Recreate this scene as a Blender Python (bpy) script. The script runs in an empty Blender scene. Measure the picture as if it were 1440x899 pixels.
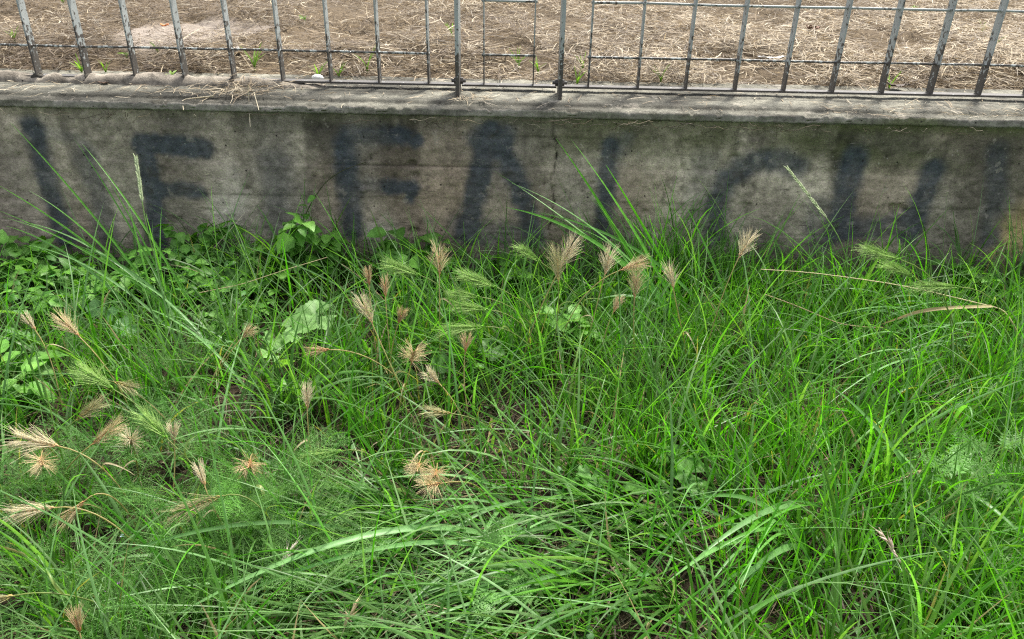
import bpy, math, random
import numpy as np
from mathutils import Matrix, Vector

R = math.radians
random.seed(7)
rng = np.random.default_rng(11)
scene = bpy.context.scene
col = scene.collection

# ------------------------------------------------------------------ camera, sky, sun, exposure
F = 1120.0                       # focal length in pixels of a 1440 px wide picture
CAM_H, PITCH, ROLL = 0.91, 28.6, 1.2
cam_rot = Matrix.Rotation(R(90 - PITCH), 3, 'X') @ Matrix.Rotation(R(ROLL), 3, 'Z')
cd = bpy.data.cameras.new('camera')
cd.sensor_width = 36.0
cd.lens = 36.0 * F / 1440.0
cd.clip_start, cd.clip_end = 0.02, 400.0
cam = bpy.data.objects.new('camera', cd)
col.objects.link(cam)
cam.matrix_world = Matrix.Translation((0, 0, CAM_H)) @ cam_rot.to_4x4()
scene.camera = cam

SUN_EL, SUN_AZ = 62.0, 28.0       # the sun stands behind the wall, a little to the right, behind thin cloud
w = bpy.data.worlds.new('World')
scene.world = w
w.use_nodes = True
nt = w.node_tree
nt.nodes.clear()
sky = nt.nodes.new('ShaderNodeTexSky')
sky.sky_type = 'NISHITA'
sky.sun_disc = False
sky.sun_elevation = R(SUN_EL)
sky.sun_rotation = R(SUN_AZ)
sky.dust_density = 4.0
sky.air_density = 1.0
sky.ozone_density = 1.0
hs = nt.nodes.new('ShaderNodeHueSaturation')
hs.inputs['Saturation'].default_value = 0.35
bg = nt.nodes.new('ShaderNodeBackground')
bg.inputs['Strength'].default_value = 0.14
wo = nt.nodes.new('ShaderNodeOutputWorld')
nt.links.new(sky.outputs[0], hs.inputs['Color'])
nt.links.new(hs.outputs[0], bg.inputs['Color'])
nt.links.new(bg.outputs[0], wo.inputs['Surface'])

sd = bpy.data.lights.new('sun', 'SUN')
sd.energy = 3.0
sd.angle = R(9)
sd.color = (1.0, 0.95, 0.87)
sun = bpy.data.objects.new('sun', sd)
col.objects.link(sun)
to_sun = Vector((math.sin(R(SUN_AZ)) * math.cos(R(SUN_EL)), math.cos(R(SUN_AZ)) * math.cos(R(SUN_EL)), math.sin(R(SUN_EL))))
sun.rotation_euler = to_sun.to_track_quat('Z', 'Y').to_euler()
sun.location = (0, 6, 6)

vs = scene.view_settings
vs.view_transform = 'Standard'
vs.look = 'None'
vs.gamma = 1.0
vs.exposure = 1.45
vs.use_curve_mapping = False
scene.cycles.use_denoising = False
scene.cycles.filter_width = 1.2
scene.cycles.sample_clamp_indirect = 4.0
scene.cycles.max_bounces = 6
scene.cycles.diffuse_bounces = 3
scene.cycles.glossy_bounces = 2
scene.cycles.transmission_bounces = 4

# ------------------------------------------------------------------ helpers
CR = np.array(cam_rot)


def ray(u, v):
    d = CR @ np.array([(u - 720.0) / F, -(v - 449.5) / F, -1.0])
    return d


def at_y(u, v, Y):
    d = ray(u, v)
    k = Y / d[1]
    return np.array([0, 0, CAM_H]) + d * k


def at_z(u, v, Z):
    d = ray(u, v)
    k = (Z - CAM_H) / d[2]
    return np.array([0, 0, CAM_H]) + d * k


def at_depth(u, v, zc):
    return np.array([0, 0, CAM_H]) + ray(u, v) * zc


def depth_of(P):
    return -(CR.T @ (np.asarray(P) - np.array([0, 0, CAM_H])))[2]


def to_px(P):
    q = (np.asarray(P) - np.array([0, 0, CAM_H])) @ CR
    zc = np.maximum(-q[..., 2], 1e-3)
    return 720 + F * q[..., 0] / zc, 449.5 - F * q[..., 1] / zc


_tab = np.random.default_rng(3).random((256, 256))


def vnoise(x, y):
    x = np.asarray(x, float); y = np.asarray(y, float)
    xi = np.floor(x).astype(int); yi = np.floor(y).astype(int)
    fx = x - xi; fy = y - yi
    fx = fx * fx * (3 - 2 * fx); fy = fy * fy * (3 - 2 * fy)
    a = _tab[xi & 255, yi & 255]; b = _tab[(xi + 1) & 255, yi & 255]
    c = _tab[xi & 255, (yi + 1) & 255]; d = _tab[(xi + 1) & 255, (yi + 1) & 255]
    return (a * (1 - fx) + b * fx) * (1 - fy) + (c * (1 - fx) + d * fx) * fy


def fbm(x, y, octv=4, seed=0.0):
    s = 0; amp = 0.5; tot = 0
    for i in range(octv):
        s = s + amp * vnoise(np.asarray(x) * 2 ** i + seed + 17.3 * i, np.asarray(y) * 2 ** i + seed * 1.7 + 9.1 * i)
        tot += amp; amp *= 0.5
    return s / tot


def sstep(a, b, x):
    t = np.clip((np.asarray(x) - a) / (b - a), 0, 1)
    return t * t * (3 - 2 * t)


def mesh_np(name, V, faces, mats, C=None, smooth=True, attrs=None):
    me = bpy.data.meshes.new(name)
    V = np.ascontiguousarray(V, dtype=np.float32)
    me.vertices.add(len(V))
    me.vertices.foreach_set('co', V.ravel())
    idx = np.concatenate([f.ravel() for f in faces]).astype(np.int32)
    tot = np.concatenate([np.full(len(f), f.shape[1]) for f in faces]).astype(np.int32)
    st = np.concatenate([[0], np.cumsum(tot)[:-1]]).astype(np.int32)
    me.loops.add(len(idx))
    me.loops.foreach_set('vertex_index', idx)
    me.polygons.add(len(tot))
    me.polygons.foreach_set('loop_start', st)
    me.polygons.foreach_set('loop_total', tot)
    me.polygons.foreach_set('use_smooth', np.full(len(tot), smooth))
    if C is not None:
        a = me.color_attributes.new('Col', 'FLOAT_COLOR', 'POINT')
        c4 = np.ones((len(V), 4), np.float32)
        c4[:, :3] = C
        a.data.foreach_set('color', c4.ravel())
    for k, val in (attrs or {}).items():
        a = me.attributes.new(k, 'FLOAT', 'POINT')
        a.data.foreach_set('value', np.ascontiguousarray(val, dtype=np.float32))
    for m in (mats if isinstance(mats, (list, tuple)) else [mats]):
        me.materials.append(m)
    me.update(calc_edges=True)
    me.validate()
    return me


def link(name, me, parent=None, loc=None):
    o = bpy.data.objects.new(name, me)
    col.objects.link(o)
    if parent is not None:
        o.parent = parent
    if loc is not None:
        o.location = loc
    return o


def tag(o, label=None, cat=None, group=None, kind=None):
    if label: o['label'] = label
    if cat: o['category'] = cat
    if group: o['group'] = group
    if kind: o['kind'] = kind
    return o


def thing(name, label, cat, loc=(0, 0, 0), group=None):
    o = bpy.data.objects.new(name, None)
    o.empty_display_size = 0.03
    col.objects.link(o)
    o.location = loc
    return tag(o, label, cat, group)


class Acc:
    """collects vertices / faces / colours of one mesh"""
    def __init__(s):
        s.V = []; s.F4 = []; s.F3 = []; s.C = []; s.n = 0

    def add(s, V, F4=None, F3=None, C=(1, 1, 1)):
        V = np.asarray(V, float).reshape(-1, 3)
        s.V.append(V)
        C = np.asarray(C, float)
        s.C.append(np.broadcast_to(C, (len(V), 3)) if C.ndim == 1 else C.reshape(-1, 3))
        if F4 is not None and len(F4): s.F4.append(np.asarray(F4) + s.n)
        if F3 is not None and len(F3): s.F3.append(np.asarray(F3) + s.n)
        s.n += len(V)

    def mesh(s, name, mats, smooth=True, off=None):
        V = np.concatenate(s.V)
        if off is not None: V = V - np.asarray(off)
        fs = []
        if s.F4: fs.append(np.concatenate(s.F4))
        if s.F3: fs.append(np.concatenate(s.F3))
        return mesh_np(name, V, fs, mats, np.concatenate(s.C), smooth)


def tube(acc, pts, radii, sides=5, C=(1, 1, 1), C1=None):
    pts = np.asarray(pts, float); n = len(pts)
    radii = np.broadcast_to(np.asarray(radii, float), (n,))
    T = np.gradient(pts, axis=0)
    T /= np.linalg.norm(T, axis=1)[:, None] + 1e-12
    up = np.array([0.31, 0.17, 0.93])
    A = np.cross(T, up); A /= np.linalg.norm(A, axis=1)[:, None] + 1e-12
    B = np.cross(T, A)
    ang = np.arange(sides) * 2 * math.pi / sides
    V = pts[:, None] + radii[:, None, None] * (np.cos(ang)[None, :, None] * A[:, None] + np.sin(ang)[None, :, None] * B[:, None])
    i = np.arange(n - 1)[:, None] * sides; j = np.arange(sides)[None]; k = (j + 1) % sides
    F4 = np.stack([i + j, i + k, i + sides + k, i + sides + j], -1).reshape(-1, 4)
    if C1 is None:
        cc = np.asarray(C, float)
    else:
        t = np.linspace(0, 1, n)[:, None]
        cc = np.repeat((1 - t) * np.asarray(C) + t * np.asarray(C1), sides, 0)
    acc.add(V.reshape(-1, 3), F4, None, cc)


def ribbons(base, L, W, az, th0, th1, daz=None, tw=None, segs=6, C0=None, C1=None, pw=1.3, fold=0.0, root=0.6, zmin=0.004, sharp=2.2, wall=True):
    """N grass blades at once: spines by integrating a bending direction, tapered width"""
    N = len(base)
    daz = np.zeros(N) if daz is None else daz
    tw = np.zeros(N) if tw is None else tw
    t = np.linspace(0, 1, segs + 1)
    th = th0[:, None] + (th1 - th0)[:, None] * t[None] ** pw
    a = az[:, None] + daz[:, None] * t[None]
    D = np.stack([np.sin(th) * np.cos(a), np.sin(th) * np.sin(a), np.cos(th)], -1)
    step = 0.5 * (D[:, 1:] + D[:, :-1]) * (L / segs)[:, None, None]
    P = np.concatenate([np.zeros((N, 1, 3)), np.cumsum(step, 1)], 1) + base[:, None]
    P[..., 2] = np.maximum(P[..., 2], zmin)
    if wall:
        m = P[..., 2] < 0.45
        P[..., 1] = np.where(m, np.minimum(P[..., 1], 1.9), P[..., 1])
    S = np.stack([-np.sin(a), np.cos(a), np.zeros_like(a)], -1)
    Nn = np.cross(S, D)
    tt = tw[:, None] * t[None]
    S = S * np.cos(tt)[..., None] + Nn * np.sin(tt)[..., None]
    Nn = np.cross(S, D)
    prof = np.minimum(1.0, root + 1.8 * t) * (1 - t ** sharp) + 0.03
    hw = 0.5 * W[:, None] * prof[None]
    k = 3 if fold else 2
    if fold:
        V = np.stack([P - S * hw[..., None] + Nn * (fold * hw)[..., None], P, P + S * hw[..., None] + Nn * (fold * hw)[..., None]], 2)
    else:
        V = np.stack([P - S * hw[..., None], P + S * hw[..., None]], 2)
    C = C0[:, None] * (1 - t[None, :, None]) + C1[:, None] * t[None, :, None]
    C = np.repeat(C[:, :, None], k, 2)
    per = (segs + 1) * k
    b = (np.arange(N) * per)[:, None, None]
    s = (np.arange(segs) * k)[None, :, None]
    q = np.arange(k - 1)[None, None, :]
    i0 = b + s + q
    F4 = np.stack([i0, i0 + 1, i0 + k + 1, i0 + k], -1).reshape(-1, 4)
    return V.reshape(-1, 3), F4, C.reshape(-1, 3)


def bez(P0, P1, P2, P3, n):
    t = np.linspace(0, 1, n)[:, None]
    return (1 - t) ** 3 * P0 + 3 * (1 - t) ** 2 * t * P1 + 3 * (1 - t) * t * t * P2 + t ** 3 * P3


def blade_along(acc, pts, width, c0, c1, fold=0.35, twist=0.0, root=0.6, sharp=2.4):
    """one long blade along a polyline, with a folded midrib"""
    pts = np.asarray(pts, float); n = len(pts)
    T = np.gradient(pts, axis=0); T /= np.linalg.norm(T, axis=1)[:, None] + 1e-12
    S = np.cross(T, np.array([0, -0.45, 0.89])); S /= np.linalg.norm(S, axis=1)[:, None] + 1e-9
    N = np.cross(S, T)
    t = np.linspace(0, 1, n)
    a = (twist * t)[:, None]
    S, N = S * np.cos(a) + N * np.sin(a), N * np.cos(a) - S * np.sin(a)
    hw = (0.5 * width * np.minimum(1, root + 1.6 * t) * (1 - t ** sharp) + 0.0002)[:, None]
    V = np.stack([pts - S * hw + N * hw * fold, pts, pts + S * hw + N * hw * fold], 1)
    C = np.asarray(c0) * (1 - t[:, None]) + np.asarray(c1) * t[:, None]
    C = np.stack([C, C * 1.12, C], 1)
    i0 = (np.arange(n - 1) * 3)[:, None] + np.arange(2)[None]
    F4 = np.stack([i0, i0 + 1, i0 + 4, i0 + 3], -1).reshape(-1, 4)
    acc.add(V.reshape(-1, 3), F4, None, C.reshape(-1, 3))


# ------------------------------------------------------------------ materials
def new_mat(name):
    m = bpy.data.materials.new(name)
    m.use_nodes = True
    t = m.node_tree
    t.nodes.clear()
    out = t.nodes.new('ShaderNodeOutputMaterial')
    bs = t.nodes.new('ShaderNodeBsdfPrincipled')
    t.links.new(bs.outputs[0], out.inputs['Surface'])
    return m, t, bs, out


def nd(t, typ, **kw):
    n = t.nodes.new(typ)
    for k, v in kw.items():
        if hasattr(n, k): setattr(n, k, v)
        else: n.inputs[k].default_value = v
    return n


def mixrgb(t, fac, a, b, mode='MIX'):
    n = t.nodes.new('ShaderNodeMix')
    n.data_type = 'RGBA'; n.blend_type = mode
    for s, v in ((n.inputs['Factor'], fac), (n.inputs[6], a), (n.inputs[7], b)):
        if isinstance(v, bpy.types.NodeSocket): t.links.new(v, s)
        else: s.default_value = v if not isinstance(v, tuple) or len(v) == 4 else (*v, 1)
    return n.outputs[2]


def ramp(t, src, stops):
    n = t.nodes.new('ShaderNodeValToRGB')
    e = n.color_ramp.elements
    while len(e) < len(stops): e.new(0.5)
    for x, (p, c) in zip(e, stops):
        x.position = p; x.color = (c, c, c, 1) if not isinstance(c, tuple) else (*c, 1)
    t.links.new(src, n.inputs[0])
    return n.outputs[0]


def leaf_mat(name, rough=0.42, trans=0.35, spec=0.4, objvar=0.0, tint=(1.25, 1.2, 0.6)):
    m, t, bs, out = new_mat(name)
    at = nd(t, 'ShaderNodeAttribute', attribute_name='Col')
    c = at.outputs['Color']
    if objvar:
        oi = nd(t, 'ShaderNodeObjectInfo')
        hsv = nd(t, 'ShaderNodeHueSaturation')
        mr = nd(t, 'ShaderNodeMapRange')
        mr.inputs['To Min'].default_value = 1 - objvar
        mr.inputs['To Max'].default_value = 1 + objvar
        t.links.new(oi.outputs['Random'], mr.inputs['Value'])
        t.links.new(mr.outputs[0], hsv.inputs['Value'])
        t.links.new(c, hsv.inputs['Color'])
        c = hsv.outputs[0]
    tc = nd(t, 'ShaderNodeTexCoord')
    nz = nd(t, 'ShaderNodeTexNoise', Scale=90.0, Detail=3.0)
    t.links.new(tc.outputs['Object'], nz.inputs['Vector'])
    v = ramp(t, nz.outputs['Fac'], [(0.3, 0.82), (0.7, 1.15)])
    c = mixrgb(t, 1.0, c, v, 'MULTIPLY')
    t.links.new(c, bs.inputs['Base Color'])
    bs.inputs['Roughness'].default_value = rough
    bs.inputs['Specular IOR Level'].default_value = spec
    tr = nd(t, 'ShaderNodeBsdfTranslucent')
    c2 = mixrgb(t, 1.0, c, tint, 'MULTIPLY')
    t.links.new(c2, tr.inputs['Color'])
    mx = nd(t, 'ShaderNodeMixShader')
    mx.inputs[0].default_value = trans
    t.links.new(bs.outputs[0], mx.inputs[1]); t.links.new(tr.outputs[0], mx.inputs[2])
    t.links.new(mx.outputs[0], out.inputs['Surface'])
    return m


M_grass = leaf_mat('grass_blade_surface', 0.38, 0.48, 0.32, 0.0, (0.98, 1.34, 0.26))
M_leaf = leaf_mat('weed_leaf_surface', 0.48, 0.38, 0.3, 0.22, (1.15, 1.35, 0.3))
M_feather = leaf_mat('feathery_leaf_surface', 0.6, 0.35, 0.25, 0.12)
M_dry = leaf_mat('dry_straw_surface', 0.6, 0.2, 0.25, 0.0, (1.1, 1.0, 0.8))
M_awn = leaf_mat('awn_surface', 0.5, 0.3, 0.35, 0.0, (1.1, 1.0, 0.75))


def concrete_mat():
    m, t, bs, out = new_mat('weathered_concrete')
    tc = nd(t, 'ShaderNodeTexCoord')
    O = tc.outputs['Object']
    base = nd(t, 'ShaderNodeAttribute', attribute_name='Col').outputs['Color']
    n1 = nd(t, 'ShaderNodeTexNoise', Scale=38.0, Detail=8.0, Roughness=0.65)
    n2 = nd(t, 'ShaderNodeTexNoise', Scale=240.0, Detail=4.0, Roughness=0.7)
    n3 = nd(t, 'ShaderNodeTexVoronoi', Scale=70.0)
    mp = nd(t, 'ShaderNodeMapping')
    mp.inputs['Scale'].default_value = (14, 14, 90)
    n4 = nd(t, 'ShaderNodeTexNoise', Scale=1.0, Detail=5.0)
    for n in (n1, n2, n3): t.links.new(O, n.inputs['Vector'])
    t.links.new(O, mp.inputs['Vector']); t.links.new(mp.outputs[0], n4.inputs['Vector'])
    c = mixrgb(t, 1.0, base, ramp(t, n1.outputs['Fac'], [(0.3, 0.6), (0.72, 1.38)]), 'MULTIPLY')
    c = mixrgb(t, 1.0, c, ramp(t, n2.outputs['Fac'], [(0.25, 0.6), (0.75, 1.4)]), 'MULTIPLY')
    c = mixrgb(t, 1.0, c, ramp(t, n4.outputs['Fac'], [(0.3, 0.93), (0.7, 1.06)]), 'MULTIPLY')
    mp7 = nd(t, 'ShaderNodeMapping')
    mp7.inputs['Scale'].default_value = (26, 26, 260)
    mp7.inputs['Rotation'].default_value = (0, 0.03, 0)
    n7 = nd(t, 'ShaderNodeTexNoise', Scale=1.0, Detail=4.0, Roughness=0.6)
    t.links.new(O, mp7.inputs['Vector']); t.links.new(mp7.outputs[0], n7.inputs['Vector'])
    c = mixrgb(t, ramp(t, n7.outputs['Fac'], [(0.63, 0.0), (0.70, 0.65)]), c, (0.05, 0.043, 0.036), 'MIX')
    c = mixrgb(t, ramp(t, n7.outputs['Fac'], [(0.28, 0.4), (0.34, 0.0)]), c, (0.36, 0.33, 0.28), 'MIX')
    # pale aggregate specks, and dark spots painting the shade inside pores
    sepc = nd(t, 'ShaderNodeSeparateColor')
    t.links.new(n3.outputs['Color'], sepc.inputs[0])
    pr = nd(t, 'ShaderNodeMath', operation='MULTIPLY')
    t.links.new(ramp(t, n3.outputs['Distance'], [(0.13, 0.95), (0.2, 0.0)]), pr.inputs[0])
    t.links.new(ramp(t, sepc.outputs[0], [(0.86, 0.0), (0.96, 1.0)]), pr.inputs[1])
    c = mixrgb(t, pr.outputs[0], c, (0.02, 0.018, 0.015), 'MIX')
    n6 = nd(t, 'ShaderNodeTexVoronoi', Scale=45.0)
    t.links.new(O, n6.inputs['Vector'])
    sep2 = nd(t, 'ShaderNodeSeparateColor')
    t.links.new(n6.outputs['Color'], sep2.inputs[0])
    pr2 = nd(t, 'ShaderNodeMath', operation='MULTIPLY')
    t.links.new(ramp(t, n6.outputs['Distance'], [(0.05, 0.35), (0.1, 0.0)]), pr2.inputs[0])
    t.links.new(ramp(t, sep2.outputs[1], [(0.8, 0.0), (0.95, 1.0)]), pr2.inputs[1])
    c = mixrgb(t, pr2.outputs[0], c, (0.5, 0.47, 0.42), 'MIX')
    n5 = nd(t, 'ShaderNodeTexNoise', Scale=120.0, Detail=2.0)
    t.links.new(O, n5.inputs['Vector'])
    c = mixrgb(t, ramp(t, n5.outputs['Fac'], [(0.72, 0.0), (0.8, 0.5)]), c, (0.45, 0.43, 0.39), 'MIX')
    n8 = nd(t, 'ShaderNodeTexNoise', Scale=17.0, Detail=12.0, Roughness=0.72)
    t.links.new(O, n8.inputs['Vector'])
    c = mixrgb(t, ramp(t, n8.outputs['Fac'], [(0.575, 0.0), (0.60, 0.42)]), c, (0.055, 0.048, 0.038), 'MIX')
    c = mixrgb(t, ramp(t, n8.outputs['Fac'], [(0.385, 0.3), (0.41, 0.0)]), c, (0.40, 0.36, 0.30), 'MIX')
    t.links.new(c, bs.inputs['Base Color'])
    bs.inputs['Roughness'].default_value = 0.9
    bs.inputs['Specular IOR Level'].default_value = 0.2
    b = nd(t, 'ShaderNodeBump', Strength=0.55, Distance=0.004)
    s = nd(t, 'ShaderNodeMath', operation='ADD')
    t.links.new(n1.outputs['Fac'], s.inputs[0]); t.links.new(n2.outputs['Fac'], s.inputs[1])
    t.links.new(s.outputs[0], b.inputs['Height'])
    t.links.new(b.outputs[0], bs.inputs['Normal'])
    return m


def soil_mat(name, dark, mid, straw, sc=55.0):
    m, t, bs, out = new_mat(name)
    tc = nd(t, 'ShaderNodeTexCoord')
    n1 = nd(t, 'ShaderNodeTexNoise', Scale=sc, Detail=8.0, Roughness=0.7)
    n2 = nd(t, 'ShaderNodeTexNoise', Scale=sc * 5, Detail=4.0)
    n3 = nd(t, 'ShaderNodeTexNoise', Scale=sc / 25, Detail=4.0)
    for n in (n1, n2, n3): t.links.new(tc.outputs['Object'], n.inputs['Vector'])
    c = mixrgb(t, ramp(t, n1.outputs['Fac'], [(0.35, 0.0), (0.65, 1.0)]), dark, mid)
    c = mixrgb(t, ramp(t, n2.outputs['Fac'], [(0.55, 0.0), (0.75, 0.8)]), c, straw)
    c = mixrgb(t, 1.0, c, ramp(t, n3.outputs['Fac'], [(0.3, 0.75), (0.7, 1.2)]), 'MULTIPLY')
    bare = nd(t, 'ShaderNodeAttribute', attribute_name='bare')
    c = mixrgb(t, bare.outputs['Fac'], c, mixrgb(t, n1.outputs['Fac'], (0.16, 0.132, 0.108), (0.28, 0.245, 0.21)))
    t.links.new(c, bs.inputs['Base Color'])
    bs.inputs['Roughness'].default_value = 0.95
    bs.inputs['Specular IOR Level'].default_value = 0.1
    b = nd(t, 'ShaderNodeBump', Strength=0.7, Distance=0.008)
    t.links.new(n1.outputs['Fac'], b.inputs['Height'])
    t.links.new(b.outputs[0], bs.inputs['Normal'])
    return m


def steel_mat():
    m, t, bs, out = new_mat('worn_grey_paint_on_steel')
    tc = nd(t, 'ShaderNodeTexCoord')
    oi = nd(t, 'ShaderNodeObjectInfo')
    ad = nd(t, 'ShaderNodeVectorMath', operation='ADD')
    t.links.new(tc.outputs['Object'], ad.inputs[0]); t.links.new(oi.outputs['Location'], ad.inputs[1])
    P = ad.outputs[0]
    n1 = nd(t, 'ShaderNodeTexNoise', Scale=85.0, Detail=4.0, Roughness=0.6)
    n2 = nd(t, 'ShaderNodeTexNoise', Scale=26.0, Detail=6.0, Roughness=0.7)
    n3 = nd(t, 'ShaderNodeTexNoise', Scale=300.0, Detail=2.0)
    for n in (n1, n2, n3): t.links.new(P, n.inputs['Vector'])
    paint = mixrgb(t, n2.outputs['Fac'], (0.20, 0.22, 0.212), (0.38, 0.405, 0.39))
    sep = nd(t, 'ShaderNodeSeparateXYZ')
    t.links.new(P, sep.inputs[0])
    # grime and peeled paint gather near the foot of the bars (splash zone), z is measured from the coping
    mr = nd(t, 'ShaderNodeMapRange')
    mr.inputs['From Min'].default_value = 0.455
    mr.inputs['From Max'].default_value = 0.62
    mr.inputs['To Min'].default_value = 0.26
    mr.inputs['To Max'].default_value = -0.03
    t.links.new(sep.outputs['Z'], mr.inputs['Value'])
    s = nd(t, 'ShaderNodeMath', operation='ADD')
    t.links.new(n1.outputs['Fac'], s.inputs[0]); t.links.new(mr.outputs[0], s.inputs[1])
    f = ramp(t, s.outputs[0], [(0.56, 0.0), (0.60, 1.0)])
    dark = mixrgb(t, n3.outputs['Fac'], (0.02, 0.022, 0.022), (0.09, 0.075, 0.06))
    c = mixrgb(t, f, paint, dark)
    t.links.new(c, bs.inputs['Base Color'])
    bs.inputs['Roughness'].default_value = 0.55
    b = nd(t, 'ShaderNodeBump', Strength=0.4, Distance=0.001)
    t.links.new(s.outputs[0], b.inputs['Height'])
    t.links.new(b.outputs[0], bs.inputs['Normal'])
    return m


M_conc = concrete_mat()
M_soil = soil_mat('dark_soil_with_litter', (0.014, 0.011, 0.007), (0.036, 0.028, 0.018), (0.11, 0.085, 0.052))
M_field = soil_mat('hay_covered_soil', (0.042, 0.031, 0.021), (0.115, 0.088, 0.057), (0.29, 0.235, 0.15))
M_steel = steel_mat()


def flat_mat(name, c, rough=0.8):
    m, t, bs, out = new_mat(name)
    tc = nd(t, 'ShaderNodeTexCoord')
    n1 = nd(t, 'ShaderNodeTexNoise', Scale=160.0, Detail=4.0)
    t.links.new(tc.outputs['Object'], n1.inputs['Vector'])
    cc = mixrgb(t, 1.0, (*c, 1), ramp(t, n1.outputs['Fac'], [(0.3, 0.7), (0.7, 1.2)]), 'MULTIPLY')
    t.links.new(cc, bs.inputs['Base Color'])
    bs.inputs['Roughness'].default_value = rough
    return m


# ------------------------------------------------------------------ the setting: lower ground and the field behind
def axis(fine0, fine1, step, far0, far1):
    a = [fine0]
    s = step
    while a[-1] > far0:
        s *= 1.35; a.append(max(far0, a[-1] - s))
    b = [fine1]
    s = step
    while b[-1] < far1:
        s *= 1.35; b.append(min(far1, b[-1] + s))
    return np.array(a[::-1][:-1] + list(np.arange(fine0, fine1, step)) + b)


def sheet(name, xs, ys, zf, mat, attrs=None):
    X, Y = np.meshgrid(xs, ys, indexing='ij')
    Z = zf(X, Y)
    V = np.stack([X, Y, Z], -1).reshape(-1, 3)
    nx, ny = len(xs), len(ys)
    i = np.arange(nx - 1)[:, None] * ny + np.arange(ny - 1)[None]
    F4 = np.stack([i, i + ny, i + ny + 1, i + 1], -1).reshape(-1, 4)
    at = {k: f(X, Y).ravel() for k, f in (attrs or {}).items()}
    o = link(name, mesh_np(name, V, [F4], mat, None, True, at))
    tag(o, kind='structure')
    return o


def ground_z(x, y):
    m = np.exp(-((np.asarray(x) / 3) ** 2) - ((np.asarray(y) - 1) / 2.5) ** 2)
    return m * ((fbm(np.asarray(x) * 4, np.asarray(y) * 4, 4) - 0.5) * 0.05)


sheet('ground', axis(-1.9, 1.9, 0.02, -60, 60), np.concatenate([axis(0.2, 1.94, 0.02, -60, 1.96)]), ground_z, M_soil)

TOP = 0.446                      # top of the wall's coping


def field_z(x, y):
    x = np.asarray(x); y = np.asarray(y)
    n = (fbm(x * 2.2, y * 2.2, 4, 5.0) - 0.5) * 0.10 + (fbm(x * 9, y * 9, 4, 2.0) - 0.5) * 0.06
    g = sstep(2.18, 2.45, y)
    m = np.exp(-(x / 9) ** 2 - ((y - 3) / 8) ** 2)
    return TOP - 0.006 + g * m * (n + 0.012)


pb = at_z(258, 52, TOP)


def bare_f(x, y):
    d = np.sqrt(((x - pb[0]) / 0.27) ** 2 + ((y - pb[1]) / 0.30) ** 2) + (fbm(x * 7, y * 7, 3, 8.0) - 0.5) * 0.9
    return 1 - sstep(0.65, 1.05, d)


sheet('field', axis(-3.6, 3.6, 0.025, -60, 60), axis(2.2, 5.6, 0.025, 2.16, 120), field_z, M_field, {'bare': bare_f})

# ------------------------------------------------------------------ the concrete wall with its coping and spray-painted letters
WALL_Y, LIP_Y = 1.920, 1.912
strokes = []                     # (polyline in photo pixels on the wall face, half width px, softness px, density)


def st(pts, hw, soft, d): strokes.append(([tuple(p) for p in pts], hw, soft, d))


st([(45, 178), (62, 240), (92, 335)], 11, 16, .85)
st([(60, 185), (110, 198), (130, 215)], 4, 14, .3)
st([(118, 225), (140, 275), (150, 335)], 10, 22, .5)
st([(203, 200), (212, 260), (223, 340)], 12, 11, .95)
st([(200, 203), (245, 205), (287, 210)], 13, 9, .95)
st([(218, 268), (255, 266), (280, 270)], 9, 11, .8)
st([(386, 230), (388, 320)], 12, 26, .22)
st([(485, 205), (489, 250), (496, 325)], 13, 14, .85)
st([(490, 190), (560, 191)], 8, 18, .5)
st([(497, 262), (550, 263)], 5, 18, .3)
st([(560, 190), (585, 197)], 8, 10, .85)
st([(545, 262), (580, 264)], 8, 10, .9)
st([(578, 262), (577, 280)], 4, 9, .8)
st([(690, 188), (676, 240), (657, 330)], 14, 12, .95)
st([(676, 195), (705, 192)], 16, 14, .8)
st([(702, 205), (725, 250), (752, 335)], 10, 16, .82)
st([(650, 320), (690, 330), (745, 330)], 14, 24, .5)
st([(858, 205), (855, 250), (847, 330)], 9, 14, .85)
st([(880, 195), (868, 215)], 6, 18, .35)
st([(1008, 335), (1006, 290), (1022, 252), (1055, 230), (1095, 225), (1120, 236)], 12, 18, .8)
st([(990, 230), (985, 300)], 10, 26, .28)
st([(1150, 290), (1145, 320), (1152, 345)], 10, 18, .45)
st([(1202, 222), (1190, 265), (1180, 325)], 15, 15, .9)
st([(1180, 320), (1230, 322), (1280, 318)], 14, 20, .65)
st([(1312, 240), (1298, 275), (1278, 330)], 12, 17, .8)
st([(1402, 215), (1402, 275), (1392, 335)], 10, 18, .5)


def seg_dist(u, v, pts):
    d = np.full(u.shape, 1e9)
    for (x0, y0), (x1, y1) in zip(pts[:-1], pts[1:]):
        dx, dy = x1 - x0, y1 - y0
        t = np.clip(((u - x0) * dx + (v - y0) * dy) / (dx * dx + dy * dy), 0, 1)
        d = np.minimum(d, np.hypot(u - x0 - t * dx, v - y0 - t * dy))
    return d


def wall_strokes(x, z):
    """spray paint density on the face; stroke points were measured once and turned into metres on the wall"""
    P = 0
    for pts, hw, soft, dens in strokes:
        m = [(at_y(a, b, WALL_Y)[0], at_y(a, b, WALL_Y)[2]) for a, b in pts]
        k = 0.00168           # metres per pixel on the face
        d = seg_dist(x, z, m) + (fbm(x * 60, z * 60, 3, 4.0) - 0.5) * 0.014
        s = dens ** .7 * (1 - sstep(hw * k * 0.7, (hw + soft * .9) * k, d))
        P = 1 - (1 - P) * (1 - s)
    return P


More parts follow.
